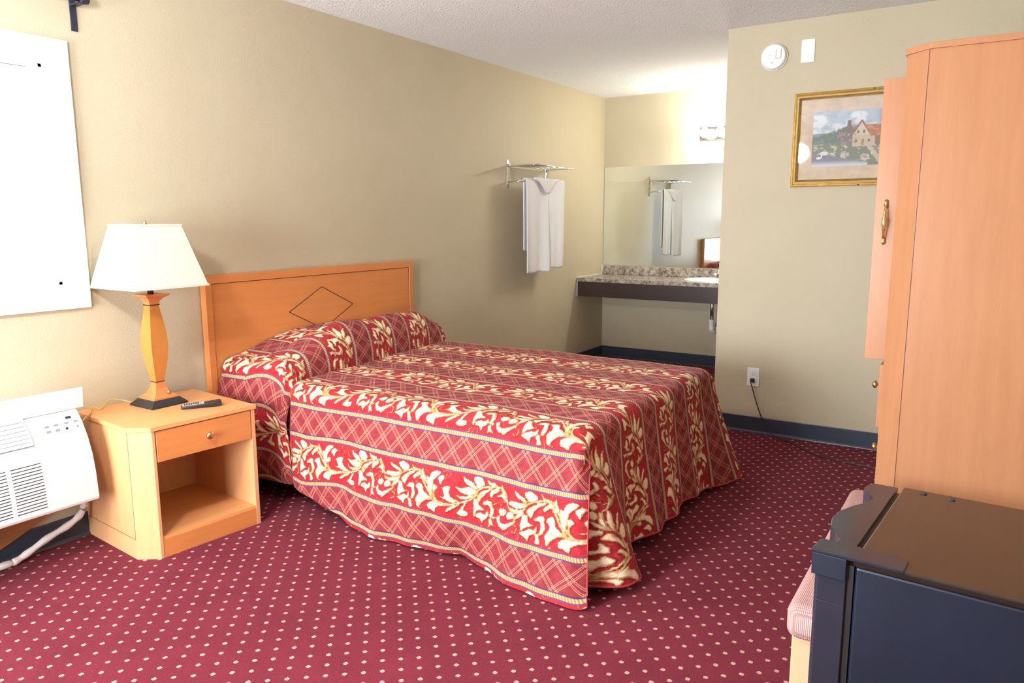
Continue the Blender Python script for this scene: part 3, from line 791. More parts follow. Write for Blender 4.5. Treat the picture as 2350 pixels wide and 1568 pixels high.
# pillow zone and main zone: two grids meeting under the pillow tuck
vs_ = np.arange(VMIN, VMAX, STEP)
def zone(n, pillow):
    Pm = np.zeros((n, len(vs_), 3))
    for i in range(n):
        c = row_curve(i/(n-1), pillow); d = np.sqrt((np.diff(c, axis=0)[:, [0, 2]]**2).sum(1)); L_ = np.concatenate([[0], np.cumsum(d)])
        ic = int(np.argmin(np.abs(c[:, 0]-XC)+10*(c[:, 2] < .5))); vv = L_-L_[ic]+VC+(c[ic, 0]-XC)
        if not pillow:
            w_ = float(sm(.62, .95, -c[4, 1])); f_sc = VMIN/vv[4]; f_sc = 1+(f_sc-1)*w_
            vv = np.where(vv < 0, vv*f_sc, vv)
        for a in range(3): Pm[i, :, a] = np.interp(vs_, vv, c[:, a])
    return Pm
Pp = zone(150, True); Pm = zone(410, False)
def along(P_): 
    dd = np.sqrt((np.diff(P_, axis=0)**2).sum(2)); return np.vstack([np.zeros((1, P_.shape[1])), np.cumsum(dd, axis=0)])
cm = along(Pm); Um = cm-cm[-1:]+(-YF)
cp = along(Pp); Up = cp-cp[-1:]+Um[:1]+.03
grids.append((Pm, Um, np.broadcast_to(vs_, Um.shape)))
last = Pm[-1]
# foot: roll over and drop, columns between the two side edges
jn = int(np.argmin(np.abs(vs_-.015))); jf = int(np.argmin(np.abs(vs_-(2*VC-.015))))
cols = np.arange(jn, jf+1)
arcn = np.linspace(0, PI/2, 26)[1:]
drop = np.arange(STEP, .530, STEP)
top = last[cols]
rows, uu = [], []
for a in arcn:
    R_ = top.copy(); R_[:, 1] = YF-RE*np.sin(a); zb_ = ZT-RE
    R_[:, 2] = zb_+(top[:, 2]-zb_)*np.cos(a); rows.append(R_); uu.append(-YF+RE*a)
xc_ = top[:, 0]; w01 = (xc_-XE)/(XR-XE)
def foot_wave(w):
    # outward displacement of the hem along the foot, metres
    xs_ = [0, .015, .05, .10, .14, .19, .24, .30, .36, .44, .50, .56, .62, .70, .76, .82, .90, .96, 1.0]
    ys_ = [-.06, .035, .155, .168, .12, .045, .020, .052, .085, .060, .095, .060, .050, .085, .060, .060, .115, .150, .150]
    return np.interp(w, xs_, ys_)
ker = np.exp(-np.linspace(-2, 2, 21)**2); ker /= ker.sum()
fw = foot_wave(w01); fw = np.convolve(np.pad(fw, 10, mode='edge'), ker, mode='valid')
zh_ = np.interp(w01, [0, .05, .12, .2, .3, .45, .6, .75, .9, 1], [.045, .038, .036, .055, .062, .060, .070, .050, .028, .030])
for d_ in drop:
    k = d_/.530; R_ = top.copy()
    R_[:, 1] = YF-RE-(fw*k**1.15)-.004*np.sin(30*w01+3*k)*k
    R_[:, 2] = (ZT-RE)+(zh_-(ZT-RE))*k
    spread = (-.055*(1-sm(0, .10, w01))+.05*sm(.85, 1, w01))*k
    R_[:, 0] = xc_+spread; rows.append(R_); uu.append(-YF+RE*PI/2+d_)
Pf = np.array([top]+rows); Uf = np.repeat(np.array([-YF]+uu)[:, None], len(cols), 1)
grids.append((Pf, Uf, np.broadcast_to(vs_[cols], Uf.shape)))
# side panels carried on to the corners
for cs, sign in ((np.arange(0, jn+1), -1), (np.arange(jf, len(vs_)), 1)):
    base_ = last[cs]; rws = [base_]; ue = [-YF]
    n = 34; topz = base_[:, 2].max()
    k = np.clip((topz-base_[:, 2])/topz, 0, 1)
    for i in range(1, n+1):
        f = i/n; R_ = base_.copy(); ext = (.060+.075*k)*f
        R_[:, 1] = YF-ext; R_[:, 0] = base_[:, 0]+sign*(-.034*f**3.5+.016*k*f)
        R_[:, 2] = base_[:, 2]+.002*math.sin(f*5)+.014*f**6*k**4; rws.append(R_); ue.append(-YF+.09*f)
    Pc = np.array(rws); Uc = np.repeat(np.array(ue)[:, None], len(cs), 1)
    grids.append((Pc, Uc, np.broadcast_to(vs_[cs], Uc.shape)))
grids.append((Pp, Up, np.broadcast_to(vs_, Up.shape)))
verts, faces, US, VS = [], [], [], []
off = 0
for P_, u_, v_ in grids:
    n, m = P_.shape[:2]; verts.append(P_.reshape(-1, 3)); US.append(u_.ravel()); VS.append(np.array(v_).ravel())
    idx = np.arange(n*m).reshape(n, m)+off
    faces.append(np.stack([idx[:-1, :-1], idx[1:, :-1], idx[1:, 1:], idx[:-1, 1:]], -1).reshape(-1, 4)); off += n*m
verts = np.vstack(verts).astype(np.float32); faces = np.vstack(faces).astype(np.int32); US = np.concatenate(US); VS = np.concatenate(VS)
verts[:, 2] = np.maximum(verts[:, 2], .003)
me = bpy.data.meshes.new('bedspread')
me.vertices.add(len(verts)); me.vertices.foreach_set('co', verts.ravel())
me.loops.add(faces.size); me.loops.foreach_set('vertex_index', faces.ravel())
me.polygons.add(len(faces)); me.polygons.foreach_set('loop_start', np.arange(0, faces.size, 4, dtype=np.int32))
me.polygons.foreach_set('use_smooth', np.ones(len(faces), dtype=bool))
me.update(); me.validate()
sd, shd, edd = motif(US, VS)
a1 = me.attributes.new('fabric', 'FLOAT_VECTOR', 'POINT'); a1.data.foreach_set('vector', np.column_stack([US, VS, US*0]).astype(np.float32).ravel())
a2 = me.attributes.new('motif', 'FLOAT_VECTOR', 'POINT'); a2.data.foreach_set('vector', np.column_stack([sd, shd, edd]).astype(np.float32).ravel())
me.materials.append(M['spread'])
bs = bpy.data.objects.new('bedspread', me); COL.objects.link(bs)
tag(bs, 'quilted red bedspread with gold acanthus scrolls and striped borders draped over the bed', 'bedspread')
# hem binding
def clampz(p): return (p[0], p[1], max(.006, p[2]))
bm = B()
tube(bm, [clampz(p) for p in Pf[-1, ::5]], .004, 6, False)
tube(bm, [clampz(p) for p in grids[2][0][-1, ::6]], .003, 6, False)
finish('hem_binding', bm, M['hem'], bs, True)

# ------------------------------------------------------------------ towel shelf and towel
tr = thing('towel_rack', 'chrome wall towel shelf with hanging bar, beside the vanity alcove', 'towel rack', (4.915, 0, 1.565))
LR = .585
for i, x in enumerate((0, LR)):
    bm = B(); pts = []
    for k in range(9): a = PI*k/8; pts.append((x-.014*math.cos(a), .195+.014*math.sin(a)))
    for k in range(9): a = PI+PI*k/8; pts.append((x-.014*math.cos(a), .014+.014*math.sin(a)))
    prism(bm, pts, 'y', -.006, 0, .001)
    box(bm, x-.0015, x+.0015, -.024, -.006, .03, .18)
    finish('bracket', bm, M['chrome'], tr)
    bm = B(); tube(bm, [(x, -.005, .160), (x, -.12, .163), (x, -.25, .163)], .006, 12); tube(bm, [(x, -.005, .045), (x, -.14, .048)], .006, 12, False)
    finish('arm', bm, M['chrome'], tr, True)
for y in (-.05, -.10, -.15, -.20, -.25):
    bm = B(); cyl(bm, (0, y, .163), (LR, y, .163), .0055, 12); finish('shelf_rod', bm, M['chrome'], tr, True)
bm = B(); cyl(bm, (0, -.14, .048), (LR, -.14, .048), .0065, 14); finish('hanging_bar', bm, M['chrome'], tr, True)

def drape(name, x0, x1, y, ztop, zfront, zback, parent, lean=0, seed=0, thick=.006, fray=.0):
    """cloth over a bar: front and back leaves"""
    bm = B(); nx, nz = 26, 46
    rng = random.Random(seed); ph = [rng.uniform(0, 6) for _ in range(4)]
    path = []
    for k in range(nz+1):
        t = k/nz; path.append((-.014, zback+(ztop-.014-zback)*t, 1-t))
    for k in range(1, 8):
        a = PI-PI*k/8; path.append((.014*math.cos(a), ztop-.014+.014*math.sin(a), 0))
    for k in range(nz+1):
        t = k/nz; path.append((.014, ztop-.014+(zfront-ztop+.014)*t, t))
    g = []
    for i in range(nx+1):
        u = i/nx; col = []
        for (o, z, t) in path:
            x = x0+(x1-x0)*u+lean*(ztop-z)
            w = (.010*math.sin(5.2*u+ph[0]+t)+.006*math.sin(11*u+ph[1]))*(.25+t)
            yy = y-o-w*(1 if o > 0 else .4)
            col.append(bm.verts.new((x, yy, z+.004*math.sin(9*u+ph[2])*t)))
        g.append(col)
    for i in range(nx):
        for j in range(len(path)-1): bm.faces.new((g[i][j], g[i+1][j], g[i+1][j+1], g[i][j+1]))
    bmesh.ops.recalc_face_normals(bm, faces=bm.faces)
    o = finish(name, bm, M['towel'], parent, True)
    m = o.modifiers.new('thickness', 'SOLIDIFY'); m.thickness = thick; m.offset = 0
    return o
tw = thing('bath_towel', 'folded white bath towel hanging from the chrome bar beside the vanity', 'towel', (4.915, 0, 0))
drape('left_fold', .010, .335, -.150, 1.632, .915, 1.09, tw, .00, 3)
drape('right_fold', .300, .585, -.158, 1.636, .938, 1.02, tw, -.012, 5)
# folded-back corner at the top
bm = B()
n = 10
g = []
for i in range(n+1):
    u = i/n; col = []
    for j in range(9):
        v = j/8
        x = .09+.40*u; zt = 1.642; zb2 = 1.628-.125*math.exp(-((u-.52)/.26)**2)*(.75+.25*u)
        col.append(bm.verts.new((x, -.182-.006*math.sin(PI*v)-.006*math.sin(5*u), zt+(zb2-zt)*v)))
    g.append(col)
for i in range(n):
    for j in range(8): bm.faces.new((g[i][j], g[i+1][j], g[i+1][j+1], g[i][j+1]))
bmesh.ops.recalc_face_normals(bm, faces=bm.faces)
o = finish('corner_flap', bm, M['towel'], tw, True); m = o.modifiers.new('thickness', 'SOLIDIFY'); m.thickness = .005


# ------------------------------------------------------------------ vanity
YV = YP+.002
vt = thing('vanity_counter', 'mottled brown vanity counter with backsplash and dark apron below the mirror', 'counter', (XB, 0, 0))
bm = B()
outer = [(-.548, YV), (-.001, YV), (-.001, -.001), (-.548, -.001)]
inner = [(-.285+.190*math.cos(2*PI*k/40), -1.19+.246*math.sin(2*PI*k/40)) for k in range(40)]
lv = []
for z in (.770, .803):
    vo = [bm.verts.new((x, y, z)) for x, y in outer]; vi = [bm.verts.new((x, y, z)) for x, y in inner]
    es = [bm.edges.new((l[i], l[(i+1) % len(l)])) for l in (vo, vi) for i in range(len(l))]
    bmesh.ops.triangle_fill(bm, use_beauty=True, use_dissolve=False, edges=es); lv.append((vo, vi))
for a, b in zip(lv[0], lv[1]):
    for i in range(len(a)): bm.faces.new((a[i], a[(i+1) % len(a)], b[(i+1) % len(a)], b[i]))
bmesh.ops.recalc_face_normals(bm, faces=bm.faces); finish('countertop', bm, M['granite'], vt)
bm = B(); box(bm, -.022, -.001, YV, -.001, .803, .884, .003); finish('backsplash', bm, M['granite'], vt)
bm = B(); box(bm, -.535, -.515, YV, -.006, .635, .770, .001); finish('apron', bm, M['espresso'], vt)
bm = B(); box(bm, -.55, -.001, -.0025, -.0005, .799, .809); box(bm, -.026, -.0005, -.004, -.0005, .80, .889); box(bm, -.537, -.534, -.006, -.001, .635, .77); finish('caulk_line', bm, M['porcelain'], vt)
# sink
sk = thing('sink', 'white oval drop-in sink in the brown vanity counter', 'sink', (XB-.285, -1.19, .803))
bm = B(); rings = []
for r, h in ((1.0, .0), (1.0, .008), (.985, .013), (.93, .014), (.88, .010), (.82, -.02), (.70, -.07), (.45, -.105), (.12, -.115)):
    rings.append([bm.verts.new((.205*r*math.cos(2*PI*k/48), .262*r*math.sin(2*PI*k/48), h)) for k in range(48)])
for a, b in zip(rings, rings[1:]):
    for k in range(48): bm.faces.new((a[k], a[(k+1) % 48], b[(k+1) % 48], b[k]))
bm.faces.new(rings[-1]); bmesh.ops.recalc_face_normals(bm, faces=bm.faces); finish('basin', bm, M['porcelain'], sk, True)
bm = B(); lathe(bm, [(.0, -.116), (.022, -.114), (.022, -.112), (.0, -.111)][1:3], 18); finish('drain', bm, M['chrome'], sk)
fc_ = thing('faucet', 'chrome two-handle faucet behind the white sink', 'faucet', (XB-.085, -1.19, .803))
bm = B(); box(bm, -.025, .025, -.08, .08, 0, .016, .006, 3); finish('base', bm, M['chrome'], fc_, True)
bm = B(); tube(bm, [(0, 0, .01), (-.005, 0, .06), (-.04, 0, .085), (-.10, 0, .075), (-.115, 0, .058)], .010, 12); finish('spout', bm, M['chrome'], fc_, True)
for y in (-.058, .058):
    bm = B(); lathe(bm, [(.014, .012), (.012, .03), (.019, .036), (.021, .052), (.017, .064), (.006, .068)], 8, 'z', (0, y, 0)); finish('handle', bm, M['chrome'], fc_)
pl = thing('sink_drain_pipe', 'chrome and white plastic drain pipe under the vanity counter', 'pipe', (XB-.22, -1.155, 0))
bm = B(); cyl(bm, (0, 0, .46), (0, 0, .688), .016, 18); finish('tailpiece', bm, M['steel'], pl, True)
bm = B(); lathe(bm, [(.027, .462), (.027, .445), (.022, .44), (.022, .385), (.025, .38), (.012, .352)], 18); tube(bm, [(0, 0, .37), (.02, -.01, .35), (.07, -.02, .35), (.09, -.02, .40), (.22, -.02, .42)], .018, 12); finish('trap', bm, M['plastic'], pl, True)
# mirror
bm = B(); box(bm, XB-.006, XB-.0008, YV+.002, -.004, .890, 1.806, .0008, 1); o = finish('mirror', bm, M['mirror']); tag(o, 'large frameless wall mirror above the vanity counter', 'mirror')
# light bar
lt = thing('vanity_light', 'chrome vanity light bar with lit round globe bulbs above the mirror', 'light fixture', (XB, -1.195, 2.057))
bm = B(); box(bm, -.030, -.0005, -.272, .272, -.056, .056, .004); finish('back_plate', bm, M['chrome'], lt)
for k in range(4):
    y = .205-k*.1367
    bm = B(); cyl(bm, (-.055, y, 0), (-.028, y, 0), .019, 18); sk_ = finish('socket', bm, M['porcelain'], lt, True)
    bm = B(); bmesh.ops.create_uvsphere(bm, u_segments=24, v_segments=16, radius=.042)
    for v in bm.verts: v.co = v.co+Vector((-.094, y, 0))
    finish('globe_bulb', bm, M['bulb'], lt, True)

# ------------------------------------------------------------------ things on the partition wall
sd_ = thing('smoke_detector', 'round white smoke detector high on the partition wall', 'smoke detector', (XP, -2.010, 2.249))
bm = B(); lathe(bm, [(.076, 0), (.076, -.012), (.072, -.016), (.070, -.030), (.065, -.038), (.040, -.041), (.0, -.041)][:6], 40, 'x'); finish('body', bm, M['plastic'], sd_)
bm = B(); lathe(bm, [(.011, -.041), (.011, -.0425), (.009, -.043)], 20, 'x', (0, 0, .004)); finish('test_button', bm, M['plastic'], sd_)
bm = B(); frame_pts = [(-.046, -.015), (-.046, .035), (-.044, .035), (-.044, -.013), (-.018, -.013), (-.018, .035), (-.016, .035), (-.016, -.015)]
prism(bm, frame_pts, 'x', -.0425, -.0400); finish('battery_door_outline', bm, M['greyline'], sd_)
for a in ((-.004, .013, -.036, -.034), (-.002, .011, -.0415, -.040), (.018, .024, .004, .006)):
    bm = B(); box(bm, -.0425, -.0400, *a); finish('printed_mark', bm, M['greyline'], sd_)
bm = B(); box(bm, XP-.006, XP-.0003, -2.231, -2.157, 2.201, 2.327, .0025, 2)
o = finish('blank_wall_plate', bm, M['plastic']); tag(o, 'white blank cover plate beside the smoke detector', 'wall plate')
# outlet
ou = thing('power_outlet', 'white wall outlet with a black plug, low on the partition wall', 'outlet', (XP, -1.9785, .354))
bm = B(); box(bm, -.006, -.0003, -.0375, .0375, -.0585, .0585, .0025, 2); finish('cover_plate', bm, M['plastic'], ou)
bm = B()
for z in (.020, -.020): lathe(bm, [(.0165, -.0055), (.0165, -.0085), (.0155, -.009)], 20, 'x', (0, 0, z))
rec = finish('receptacle', bm, M['plastic'], ou)
bm = B()
for y in (-.006, .006): box(bm, -.0096, -.0088, y-.001, y+.001, .018, .027)
box(bm, -.0096, -.0088, -.0022, .0022, .008, .012); finish('slots', bm, M['slot'], rec)
cd = thing('extension_cord', 'thin black power cord running from the outlet down across the carpet', 'cord', (XP, -1.9785, 0))
bm = B(); box(bm, -.034, -.0095, -.012, .012, .325, .349, .005, 3); finish('plug', bm, M['black'], cd, True)
bm = B(); tube(bm, [(-.030, .004, .338), (-.046, .002, .326), (-.046, -.01, .29), (-.040, -.03, .22), (-.034, -.07, .11), (-.028, -.115, .035), (-.05, -.17, .005), (-.12, -.26, .0045), (-.22, -.36, .0045), (-.30, -.46, .0045), (-.34, -.60, .0045), (-.36, -.78, .0045), (-.34, -.95, .0045)], .0033, 8); finish('cable', bm, M['black'], cd, True)
# picture
PY1, PY0, PZ0, PZ1 = -2.140, -2.832, 1.508, 2.031
pc = thing('framed_picture', 'gilt framed cottage landscape print on the partition wall', 'picture', (XP, (PY0+PY1)/2, (PZ0+PZ1)/2))
hy, hz = (PY1-PY0)/2, (PZ1-PZ0)/2
def frame_ring(bm, prof):
    """prof: (inset, depth) pairs; mitred ring around the rectangle"""
    rs = []
    for ins, dep in prof:
        rs.append([bm.verts.new((-dep, sy*(hy-ins), sz*(hz-ins))) for sy, sz in ((1, 1), (-1, 1), (-1, -1), (1, -1))])
    for a, b in zip(rs, rs[1:]+rs[:1]):
        for k in range(4): bm.faces.new((a[k], a[(k+1) % 4], b[(k+1) % 4], b[k]))
    bmesh.ops.recalc_face_normals(bm, faces=bm.faces)
bm = B(); frame_ring(bm, [(0, .002), (0, .020), (.004, .026), (.012, .028), (.017, .022), (.020, .021), (.026, .024), (.036, .012), (.040, .010), (.040, .002)]); fr2 = finish('frame', bm, M['gold'], pc)
bm = B(); frame_ring(bm, [(.0165, .0225), (.0185, .0275), (.0225, .0290), (.0265, .0275), (.0285, .0205)]); finish('gilt_bead', bm, M['goldlight'], fr2)
for (yy, zz) in ((-.07, hz-.006), (-.02, -hz+.005)):
    bm = B(); lathe(bm, [(.004, -.024), (.004, -.031), (.002, -.033)], 10, 'x', (0, yy, zz)); finish('screw', bm, M['slot'], fr2)
bm = B(); box(bm, -.010, -.002, -hy+.038, hy-.038, -hz+.038, hz-.038); finish('mat_board', bm, M['mat'], pc)
# painted cottage scene, colours per vertex
def paint(nx=176, nz=118):
    rs = np.random.RandomState(4)
    u = np.linspace(0, 1, nx); v = np.linspace(0, 1, nz)       # u left->right as seen, v 0 bottom
    U_, V_ = np.meshgrid(u, v)
    def fbm(s, seed):
        r = np.random.RandomState(seed); out = np.zeros_like(U_); a = 1
        for o in range(4):
            n = int(s*2**o)+2; g = r.rand(n+1, n+1); x = U_*(n-1); y = V_*(n-1)
            i = x.astype(int); j = y.astype(int); fx = x-i; fy2 = y-j; fx = fx*fx*(3-2*fx); fy2 = fy2*fy2*(3-2*fy2)
            out += a*((g[j, i]*(1-fx)+g[j, i+1]*fx)*(1-fy2)+(g[j+1, i]*(1-fx)+g[j+1, i+1]*fx)*fy2); a *= .55
        return out/2.1
    n1, n2, n3 = fbm(5, 1), fbm(12, 2), fbm(26, 3)
    C_ = np.zeros(U_.shape+(3,))
    def lay(m, c): 
        m = np.clip(m, 0, 1)[..., None]; C_[:] = C_*(1-m)+np.array(c)*m
    def S(a, b, x): return sm(a, b, x)
    lay(np.ones_like(U_), (.62, .68, .74)); lay(S(.45, .6, n1), (.86, .87, .88)); lay(S(.5, .62, n2)*.5, (.50, .55, .62))
    hill = .56+.06*np.sin(U_*7+1)
    lay(S(0, .03, hill-V_), (.36, .46, .52))
    lay(S(0, .05, .64+.18*n2-np.abs(U_-.42)*.55-V_+.06)*S(.35, .5, n3+.12), (.25, .33, .28))
    lay(S(0, .04, .33+.5*S(.72, .95, U_)+.22*n2-V_)*S(.66, .76, U_+n3*.1), (.20, .26, .24))
    lay(S(.42, .56, n3)*S(.66, .8, U_)*S(.5, .6, V_), (.47, .45, .50))
    lay(S(0, .02, .40-V_), (.33, .36, .28)); lay(S(0, .02, .42-V_)*S(.5, .6, n3), (.55, .53, .40))
    # cottage
    wallm = (U_ > .44)*(U_ < .70)*(V_ > .34)*(V_ < .56); lay(wallm*1., (.72, .62, .50))
    gab = (np.abs(U_-.535) < (.80-V_)*.38)*(V_ > .54)*(V_ < .80)*(np.abs(U_-.535) < .10); lay(gab*1., (.80, .72, .62))
    lay((np.abs(np.abs(U_-.535)-(.80-V_)*.40) < .012)*(V_ > .52)*(V_ < .81), (.50, .20, .12))
    roof = (V_ > .52)*(V_ < .72)*(U_ > .585+(.0))*(U_ < .86-(V_-.52)*.5)*(U_-.535 > (.80-V_)*.38); lay(roof*1., (.62, .28, .14)); lay(roof*S(.5, .6, n3), (.74, .42, .24))
    lay((U_ > .68)*(U_ < .85)*(V_ > .36)*(V_ < .52)*1., (.40, .28, .20))
    lay((np.abs(U_-.40) < .02)*(V_ > .6)*(V_ < .82)*1., (.42, .22, .18))
    for wx, wz in ((.50, .60), (.565, .60), (.48, .44), (.62, .44)): lay((np.abs(U_-wx) < .012)*(np.abs(V_-wz) < .028)*1., (.30, .28, .25))
    lay((np.abs(U_-.555) < .014)*(V_ > .33)*(V_ < .47)*1., (.55, .36, .20))
    lay(S(.52, .60, n3)*(np.abs(U_-.38) < .10)*(V_ > .36)*(V_ < .60), (.62, .36, .40))
    # path, flowers, pond
    lay(S(0, .03, .035+.05*(.4-V_)-np.abs(U_-(.62+.5*(.34-V_))))*(V_ < .34), (.70, .62, .56))
    fl_ = S(.56, .62, n3)*(V_ < .36); lay(fl_*S(.4, .5, n1), (.72, .55, .66)); lay(fl_*S(.5, .42, n1)*.9, (.78, .76, .66))
    pond = S(0, .03, .22-.35*np.clip(U_-.12, 0, 1)+.03*n2-V_)*(U_ < .62); lay(pond, (.34, .34, .42)); lay(pond*S(.12, .0, V_), (.74, .80, .86))
    lay((((U_-.14)/.05)**2+((V_-.235)/.035)**2 < 1)*1., (.82, .84, .86)); lay((((U_-.08)/.028)**2+((V_-.15)/.022)**2 < 1)*1., (.92, .92, .92)); lay((np.abs(U_-.11) < .006)*(V_ > .15)*(V_ < .21)*1., (.92, .92, .92))
    trunk = np.abs(U_-(.90-.10*(V_-.2))) < .010+.006*(1-V_); lay(trunk*(V_ > .18)*(V_ < .72), (.76, .72, .66))
    lay(S(.45, .6, n2+n3*.4)*S(.74, .9, U_)*S(.62, .75, V_), (.30, .32, .36))
    C_[:] = C_*.72+.20
    return u, v, C_
u_, v_, PC = paint()
iy0, iy1, iz0, iz1 = -2.2475-(PY0+PY1)/2, -(-2.2475-(PY0+PY1)/2), 1.620-(PZ0+PZ1)/2, 1.922-(PZ0+PZ1)/2
nx, nz = len(u_), len(v_)
Uy = iy0+(iy1-iy0)*u_; Vz = iz0+(iz1-iz0)*v_
vv = np.zeros((nz, nx, 3), np.float32); vv[..., 0] = -.0105; vv[..., 1] = Uy[None, :]; vv[..., 2] = Vz[:, None]
idx = np.arange(nz*nx).reshape(nz, nx)
ff = np.stack([idx[:-1, :-1], idx[1:, :-1], idx[1:, 1:], idx[:-1, 1:]], -1).reshape(-1, 4)
me = bpy.data.meshes.new('print'); me.from_pydata(vv.reshape(-1, 3).tolist(), [], ff.tolist())
ca = me.color_attributes.new('paint', 'FLOAT_COLOR', 'POINT')
ca.data.foreach_set('color', np.concatenate([PC.reshape(-1, 3)**2.0, np.ones((nx*nz, 1))], 1).astype(np.float32).ravel())
me.materials.append(M['painting']); o = bpy.data.objects.new('print', me); COL.objects.link(o); o.parent = pc
bm = B(); box(bm, -.0145, -.0125, -hy+.036, hy-.036, -hz+.036, hz-.036); finish('glass', bm, M['glass'], pc)

# ------------------------------------------------------------------ armoire
AXN, AYF, AW, AD = 2.90, -2.877, .95, .68
ar = thing('armoire', 'tall maple television armoire with pocket door pulled out and drawers below', 'armoire', (AXN, AYF, 0))
c = .070; hA = 1.872
bm = B(); prism(bm, [(0, -c), (c, 0), (c+.018, 0), (.018, -c-.004), (.018, -AD), (0, -AD)], 'z', 0, hA, .0008); sp = finish('side_panel', bm, M['woodarm'], ar)
bm = B(); box(bm, -.0010, .0004, -c-.0022, -c-.0004, 0, hA); finish('panel_seam', bm, M['groove'], sp)
bm = B(); prism(bm, [(AW-.018, -AD), (AW-.018, 0), (AW-c, 0), (AW, -c), (AW, -AD)], 'z', 0, hA); finish('side_panel', bm, M['woodarm'], ar)
bm = B(); prism(bm, [(-.006, -c-.003), (c-.003, .006), (AW-c+.003, .006), (AW+.006, -c-.003), (AW+.006, -AD), (-.006, -AD)], 'z', hA, hA+.020, .0015); finish('top', bm, M['woodarm'], ar)
bm = B(); box(bm, .018, AW-.018, -AD, -AD+.008, .05, hA); finish('back_panel', bm, M['woodarm'], ar)
for z in (.05, .795, 1.85):
    bm = B(); prism(bm, [(.018, -AD+.008), (.018, -.095), (c+.02, -.012), (AW-c-.02, -.012), (AW-.018, -.095), (AW-.018, -AD+.008)], 'z', z, z+.018); finish('shelf', bm, M['woodarm'], ar)
# pocket doors: turned out square to the front, slid back, only a strip sticks out
for i, x in enumerate((c+.028, AW-c-.046)):
    bm = B(); box(bm, x, x+.018, -.40, .069 if i == 0 else .060, .818, 1.806, .0015); d_ = finish('pocket_door', bm, M['woodarm'], ar)
    s_ = -1 if i == 0 else 1; xf = x if i == 0 else x+.018
    bm = B(); yh = .034
    tube(bm, [(xf, yh, 1.372), (xf+s_*.016, yh, 1.366), (xf+s_*.024, yh, 1.340), (xf+s_*.026, yh, 1.314), (xf+s_*.024, yh, 1.288), (xf+s_*.016, yh, 1.262), (xf, yh, 1.256)], lambda t: .0045+.0035*math.exp(-((t-.5)/.12)**2), 12)
    for z in (1.374, 1.254): lathe(bm, [(.008, 0), (.0075, s_*.004), (.004, s_*.007)], 14, 'x', (xf, yh, z)); 
    tube(bm, [(xf+s_*.004, yh, 1.372), (xf+s_*.006, yh, 1.384), (xf+s_*.002, yh, 1.390)], .006, 10); tube(bm, [(xf+s_*.004, yh, 1.256), (xf+s_*.006, yh, 1.244), (xf+s_*.002, yh, 1.238)], .006, 10)
    finish('handle', bm, M['brass'], d_, True)
for k, (z0, z1, out) in enumerate(((.566, .800, .014), (.322, .556, .001), (.078, .312, .001))):
    bm = B(); box(bm, c+.022, AW-c-.022, out-.018, out, z0, z1, .0015); dd_ = finish('drawer', bm, M['woodarm'], ar)
    for x in (.215, AW-.215):
        bm = B(); zc = (z0+z1)/2+.018; lathe(bm, [(.006, out), (.0045, out+.006), (.0045, out+.016), (.012, out+.019), (.0155, out+.025), (.012, out+.031), (.004, out+.034)], 18, 'y', (x, 0, zc)); finish('knob', bm, M['brass'], dd_, True)
bm = B(); box(bm, c+.018, AW-c-.018, -.03, -.014, .0, .072); finish('plinth', bm, M['woodarm'], ar)

# ------------------------------------------------------------------ bench behind the refrigerator
bn = thing('upholstered_bench', 'pale wood bench with mauve woven seat between refrigerator and armoire', 'bench', (2.205, -3.05, 0))
bm = B(); box(bm, -.475, .455, -.24, .212, .345, .435, .028, 5); finish('seat', bm, M['weave'], bn, True)
for x in (-.445, .415):
    for y in (.155, -.215):
        bm = B(); box(bm, x-.0, x+.045, y-.0, y+.045, 0, .352, .003); finish('leg', bm, M['woodpale'], bn)
bm = B(); box(bm, -.40, .415, .165, .185, .28, .35); box(bm, -.40, .415, -.205, -.185, .28, .35); box(bm, -.435, -.415, -.17, .155, .28, .35); box(bm, .425, .445, -.17, .155, .28, .35); finish('rail', bm, M['woodpale'], bn)

# ------------------------------------------------------------------ refrigerator
FH = .78
rf = thing('refrigerator', 'black compact refrigerator in the lower right corner by the bench', 'refrigerator', (1.272, -2.972, 0), math.radians(-4.5))
FWD, FD = .420, .50
bm = B(); box(bm, 0.004, FWD-.004, -FD, -.062, .02, FH-.012, .006, 3); finish('cabinet', bm, M['fridge'], rf, False)
bm = B(); box(bm, 0.0, FWD, -FD, -.060, FH-.012, FH, .003, 2); tp = finish('top_panel', bm, M['fridgetop'], rf)
bm = B()
# door with scalloped grip front, profile seen from above
pts = [(0, -.050)]
prof_d = [(0, -.006), (.006, 0), (.045, 0), (.058, -.006), (.070, -.018), (.088, -.018), (.110, -.004), (.135, .010), (.175, .018), (.220, .014), (.262, 0), (.290, -.014), (.325, -.022), (.345, -.012), (.362, .004), (.385, .006), (FWD-.010, .002), (FWD, -.008)]
pts = [(0, -.050)]+prof_d+[(FWD, -.050)]
prism(bm, pts, 'z', FH-.085, FH-.004, .001)
prism(bm, [(0, -.050), (0, -.006), (.006, 0), (FWD-.006, 0), (FWD, -.006), (FWD, -.050)], 'z', .05, FH-.085, .001)
dr_ = finish('door', bm, M['fridgedoor'], rf)
bm = B(); box(bm, .006, FWD-.006, -.0605, -.0495, .06, FH-.014); finish('door_gasket', bm, M['black'], rf)
bm = B(); prism(bm, [(-.004, .006), (.048, .004), (.050, -.040), (.046, -.130), (.040, -.134), (-.004, -.134)], 'z', FH-.002, FH+.004, .0015); finish('hinge_cover', bm, M['fridgedoor'], rf)
bm = B(); box(bm, -.004, .0, -.050, .004, FH-.040, FH-.002, .001); finish('corner_cap', bm, M['fridge'], dr_)
for x, y in ((FWD-.02, -.10), (FWD-.025, -.15)):
    bm = B(); lathe(bm, [(.006, FH), (.006, FH+.002), (.003, FH+.003)], 12, 'z', (x, y, 0)); finish('screw', bm, M['slot'], tp)
